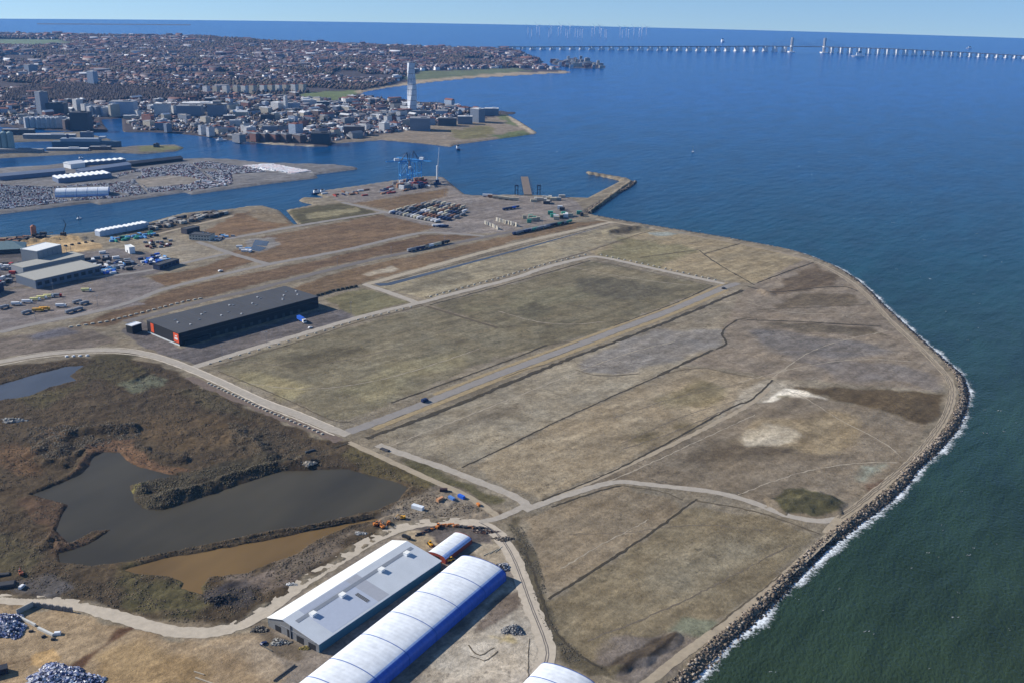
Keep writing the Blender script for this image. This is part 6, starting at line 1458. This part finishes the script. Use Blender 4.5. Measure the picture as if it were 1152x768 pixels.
boat('passenger_ship', 'white ship just in front of the bridge right of its pylons', 965, 64.5, R(170), 7.5)
boat('passenger_ship', 'white ship beyond the bridge left of its pylons', 812.5, 47.5, R(90), 6.0)
boat('passenger_ship', 'faint small ship on the far right beyond the bridge', 1090, 55, R(170), 4.0)
boat('motor_boat', 'white boat moored at the long quay of the harbour town', 249, 158.8, R(25), 2.2)
boat('tug_boat', 'dark tug with red and white upperworks at the quay end', 357, 218.5, R(30), 2.0, 'cargo')
boat('tug_boat', 'red and white tug right behind the other one at the quay end', 364, 217.3, R(30), 1.6, 'cargo')
boat('motor_boat', 'small boat in the channel before the quay', 89, 246.5, R(60), .8)
boat('motor_boat', 'small white boat in the channel by the narrow pier', 91, 178.5, R(60), 1.0)
boat('motor_boat', 'small grey workboat moored at the end corner of the harbour town', 515, 168.5, R(100), 2.4, 'cargo')
p = G(97, 165.2, 0); e = empty('ferry', (p[0], p[1], 0), R(6)); tag(e, 'grey ferry lying between the two piers at the left', 'ferry')
b = MB(); P = [(-75, -10), (60, -10), (82, 0), (60, 10), (-75, 10)]; b.prism(P, -1, 13, mat('ship_grey', (.10, .14, .18), .6)); b.build('hull', e)
b = MB(); b.box(-10, 0, 13, 90, 17, 7, mat('ship_white', (.35, .38, .42), .6)); b.box(40, 0, 20, 14, 17, 4, _M['ship_white']); b.build('superstructure', e); b = MB(); b.rod((-40, 0, 20), (-40, 0, 29), 3, navy, 10); b.build('funnel', e)

# ------------------------------------------------------------------ stone armour of the shore and the surf
shore = [p for p in COAST[COAST.index((674.5,244)):COAST.index((700,850))+1]]
def along(ptsw, step):
    out = []; 
    for a, b_ in zip(ptsw[:-1], ptsw[1:]):
        a = Vector(a); b_ = Vector(b_); d = (b_-a).length; k = max(1, int(d/step)); t = (b_-a).normalized()
        for i in range(k): out.append((a+t*(i*step), t))
    return out
SH = along(smooth_line(Ls(shore, 0), 2), 1.0)
rock_m = vmat('rock_colours', .9)
pos = []; scs = []; col = []
rcol = np.array([(.20, .155, .11), (.28, .225, .17), (.11, .09, .07), (.05, .044, .038), (.16, .12, .09), (.36, .30, .24)])
for c, t in SH:
    nrm = Vector((t.y, -t.x))          # inland side
    # which side is land
    dcam = c.length
    nr = 8 if dcam < 1100 else (5 if dcam < 1500 else 3)
    wdt = 9 if dcam < 1100 else 6.5
    for _ in range(nr):
        q = random.uniform(-2.5, wdt); x = c.x+nrm.x*q+random.uniform(-.6, .6); y = c.y+nrm.y*q+random.uniform(-.6, .6)
        z = min(2.7, max(-.6, q*.45+.1)) ; s = random.uniform(.35, 1.0) if random.random() < .85 else random.uniform(1.0, 1.5)
        if q > 6: s *= .85
        pos.append((x, y, z)); scs.append((s*random.uniform(.8, 1.3), s, s*random.uniform(.6, .95)))
        k = random.randrange(6)
        if q < 2.5: k = random.choice([2, 3, 3])
        col.append(rcol[k]*random.uniform(.75, 1.2))
# breakwater stones
for c, t in along(Ls([(660, 241), (664, 236.5), (690, 220), (709, 209.5), (714, 205)], 0), .8):
    for _ in range(3): 
        pos.append((c.x+random.uniform(-4, 4), c.y+random.uniform(-4, 4), random.uniform(-.3, 2.6))); s = random.uniform(.9, 1.9); scs.append((s, s, s*.8)); col.append(rcol[random.randrange(5)])
pos = np.array(pos); scs = np.array(scs); col = np.array(col)
# the side of the path on which the land lies
mid = SH[len(SH)//2]; 
order = np.argsort(np.hypot(pos[:, 0], pos[:, 1])-25*scs[:, 1])
inview = []
for i in order:
    a, b_ = to_px(pos[i, 0], pos[i, 1], pos[i, 2])
    if b_ < 766 and a < 1150: inview.append(i)
    if len(inview) >= 300: break
near_i = np.array(inview); rest_i = np.setdiff1d(np.arange(len(pos)), near_i)
o = mass('armour_stones', ICOV, ICOF, pos[rest_i], scs[rest_i], RNG.uniform(0, 6.28, len(rest_i)), col[rest_i], rock_m, jitter=.16)
tag(o, 'band of tumbled armour stones along the whole shore', 'stones', None, 'stuff')
protos = []
for k in range(6):
    V = ICOV+np.random.RandomState(50+k).uniform(-.16, .16, ICOV.shape); b = MB()
    b.add([tuple(v) for v in V], [list(f) for f in ICOF], mat('boulder_stone_%d' % k, tuple(rcol[k]), .9, var=.25, scale=1.2, bump=.05)); protos.append(b)
pr = []
words_r = ['brown', 'tan', 'dark brown', 'blackish', 'reddish brown', 'pale']
for n_, i in enumerate(near_i):
    k = n_ % 6 if n_ < 6 else RNG.randint(6)
    if n_ < 6: o = protos[k].build('boulder'); tag(o, words_r[k]+' boulder of the shore armour near the lower edge', 'boulder', 'boulders of the shore armour near the lower edge'); pr.append(o)
    else: o = pr[k].copy(); COL.objects.link(o)
    o.location = tuple(pos[i]); o.scale = tuple(scs[i]); o.rotation_euler = (random.uniform(0, 3), random.uniform(0, 3), random.uniform(0, 6))
# surf: broken white water lying against the stones, one thin sheet full of holes
fm = bpy.data.materials.new('foam'); fm.use_nodes = True; n = fm.node_tree; bs = n.nodes['Principled BSDF']; bs.inputs['Base Color'].default_value = (.78, .82, .84, 1); bs.inputs['Roughness'].default_value = .9
at = n.nodes.new('ShaderNodeAttribute'); at.attribute_name = 'reach'; tc = n.nodes.new('ShaderNodeTexCoord')
def fnoise(sc, det, ro=.6):
    t = n.nodes.new('ShaderNodeTexNoise'); t.inputs['Scale'].default_value = sc; t.inputs['Detail'].default_value = det; t.inputs['Roughness'].default_value = ro; n.links.new(tc.outputs['Object'], t.inputs['Vector']); return t.outputs[0]
def fmath(op, a, b_):
    q = n.nodes.new('ShaderNodeMath'); q.operation = op
    for i_, v in enumerate((a, b_)):
        if isinstance(v, (int, float)): q.inputs[i_].default_value = v
        else: n.links.new(v, q.inputs[i_])
    return q.outputs[0]
bigf = fmath('MULTIPLY', fnoise(.035, 3), .9); finef = fmath('MULTIPLY', fnoise(.45, 7, .7), .9)
val = fmath('SUBTRACT', fmath('ADD', bigf, finef), fmath('MULTIPLY', at.outputs['Fac'], .55))
mr = n.nodes.new('ShaderNodeMapRange'); mr.inputs[1].default_value = .66; mr.inputs[2].default_value = .92; n.links.new(val, mr.inputs[0]); n.links.new(mr.outputs[0], bs.inputs['Alpha'])
vs = []; rch = []; fs = []
cols_q = [1.2, 0, -1.5, -3, -5, -8, -12]
FS = SH+[]
for i, (c, t) in enumerate(FS):
    nrm = Vector((t.y, -t.x)); k0 = 1.0 if c.length < 1500 else .75
    for qv in cols_q: vs.append((c.x+nrm.x*qv*k0, c.y+nrm.y*qv*k0, .09)); rch.append(min(1, max(0, -qv/12)*1.0+(0 if c.length < 1700 else .25)))
K = len(cols_q)
for i in range(len(FS)-1):
    if (FS[i+1][0]-FS[i][0]).length > 6: continue
    for j_ in range(K-1): a = i*K+j_; fs.append([a, a+1, a+K+1, a+K])
me = bpy.data.meshes.new('surf_foam'); me.from_pydata(vs, [], fs); me.update(); aa = me.attributes.new('reach', 'FLOAT', 'POINT'); aa.data.foreach_set('value', rch); me.materials.append(fm)
o = bpy.data.objects.new('surf_foam', me); COL.objects.link(o); tag(o, 'broken white surf along the stone armour', 'foam', None, 'stuff')
# whitecaps out on the sea
wp = []; ws = []
for k in range(420):
    px = random.uniform(480, 1150); py = 90+random.random()**.7*670
    x, y = G(px, py, 0)
    if inpoly(np.array([x]), np.array([y]), Ls(COAST, 0))[0] or inpoly(np.array([x]), np.array([y]), CITYW)[0]: continue
    if random.random() < .72 and float(vnoise(np.array([x]), np.array([y]), 120, 66)[0]) < .6: continue
    d = math.hypot(x, y); s = random.uniform(.2, .55)*min(1.9, .6+d/1600)
    for q in range(random.randint(1, 3)): wp.append((x+random.uniform(-2, 2), y+random.uniform(-1, 1), .15)); ws.append((s*random.uniform(1, 2.2), s*.5, .15))
wcm = vmat('whitecap_foam', .9)
wp = np.array(wp); ws = np.array(ws)
o = mass('whitecaps', ICOV, ICOF, wp, ws, RNG.uniform(-.4, .4, len(wp))+R(30), np.ones((len(wp), 3))*.42, wcm, jitter=.2)
tag(o, 'small whitecaps scattered over the open sea', 'whitecaps', None, 'stuff')
# scrub and rough grass of the wetland
def scrub(polypx, n, cols, smin, smax, seed, hm=.8, z0=LZ):
    q = sample_in(polypx, n, seed=seed, fn=lambda x, y: ~(inpoly(x, y, PW1)|inpoly(x, y, PW2)|inpoly(x, y, PW3))&(vnoise(x, y, 9, seed)+.5*vnoise(x, y, 40, seed+1) > .55))
    z, _, _ = ground_arrays(q[:, 0], q[:, 1]); s = RNG.uniform(smin, smax, len(q))
    return np.column_stack([q, z-.15]), np.stack([s, s*RNG.uniform(.7, 1.3, len(q)), s*hm*RNG.uniform(.6, 1.3, len(q))], -1), np.array(cols)[RNG.randint(len(cols), size=len(q))]*RNG.uniform(.7, 1.25, (len(q), 1))
PW1, PW2, PW3 = grown(POND1, 1.0), grown(POND2, 1.0), grown(POND3, 1.0)
WET = [(0,414),(96,404),(140,403),(180,412),(220,432),(300,470),(350,492),(395,505),(470,545),(545,574),(520,580),(450,584),(380,620),(300,672),(255,696),(200,700),(130,684),(60,668),(0,666)]
A1 = scrub(WET, 34000, [(.11, .08, .05), (.09, .068, .043), (.13, .088, .052), (.074, .058, .042), (.14, .11, .072), (.09, .078, .044)], .25, .75, 71, hm=.7)
B1 = scrub([(30,480),(90,478),(150,478),(160,490),(120,500),(60,520),(36,512)], 2000, [(.10, .085, .06), (.17, .15, .115), (.07, .06, .045)], .4, .9, 73)
C1 = scrub([(150,545),(180,538),(290,518),(345,515),(300,538),(210,566),(165,576)], 2600, [(.11, .09, .055), (.15, .125, .075), (.08, .068, .045)], .35, .85, 75)
D1 = scrub([(255,475),(300,480),(345,500),(340,520),(280,518),(262,500)], 2000, [(.12, .095, .06), (.16, .135, .095), (.085, .07, .045)], .35, .8, 77)
E1 = scrub([(872,564),(885,552),(905,549),(938,558),(950,565),(935,575),(900,577)], 1500, [(.095, .085, .05), (.085, .08, .045), (.12, .10, .065)], .2, .5, 79, hm=.5)
F1 = scrub([(572,590),(584,586),(606,628),(616,670),(630,710),(660,742),(640,745),(610,700),(596,660),(586,625)], 1600, [(.12, .10, .075), (.10, .09, .065)], .25, .6, 81)
allp = [np.vstack([a[i] for a in (A1, B1, C1, D1, E1, F1)]) for i in range(3)]
o = mass('scrub_growth', OCTV, OCTF, allp[0], allp[1], RNG.uniform(0, 3, len(allp[0])), allp[2], vmat('scrub_colours'), jitter=.25)
tag(o, 'low brown and olive scrub covering the wetland and the banks', 'scrub', None, 'stuff')
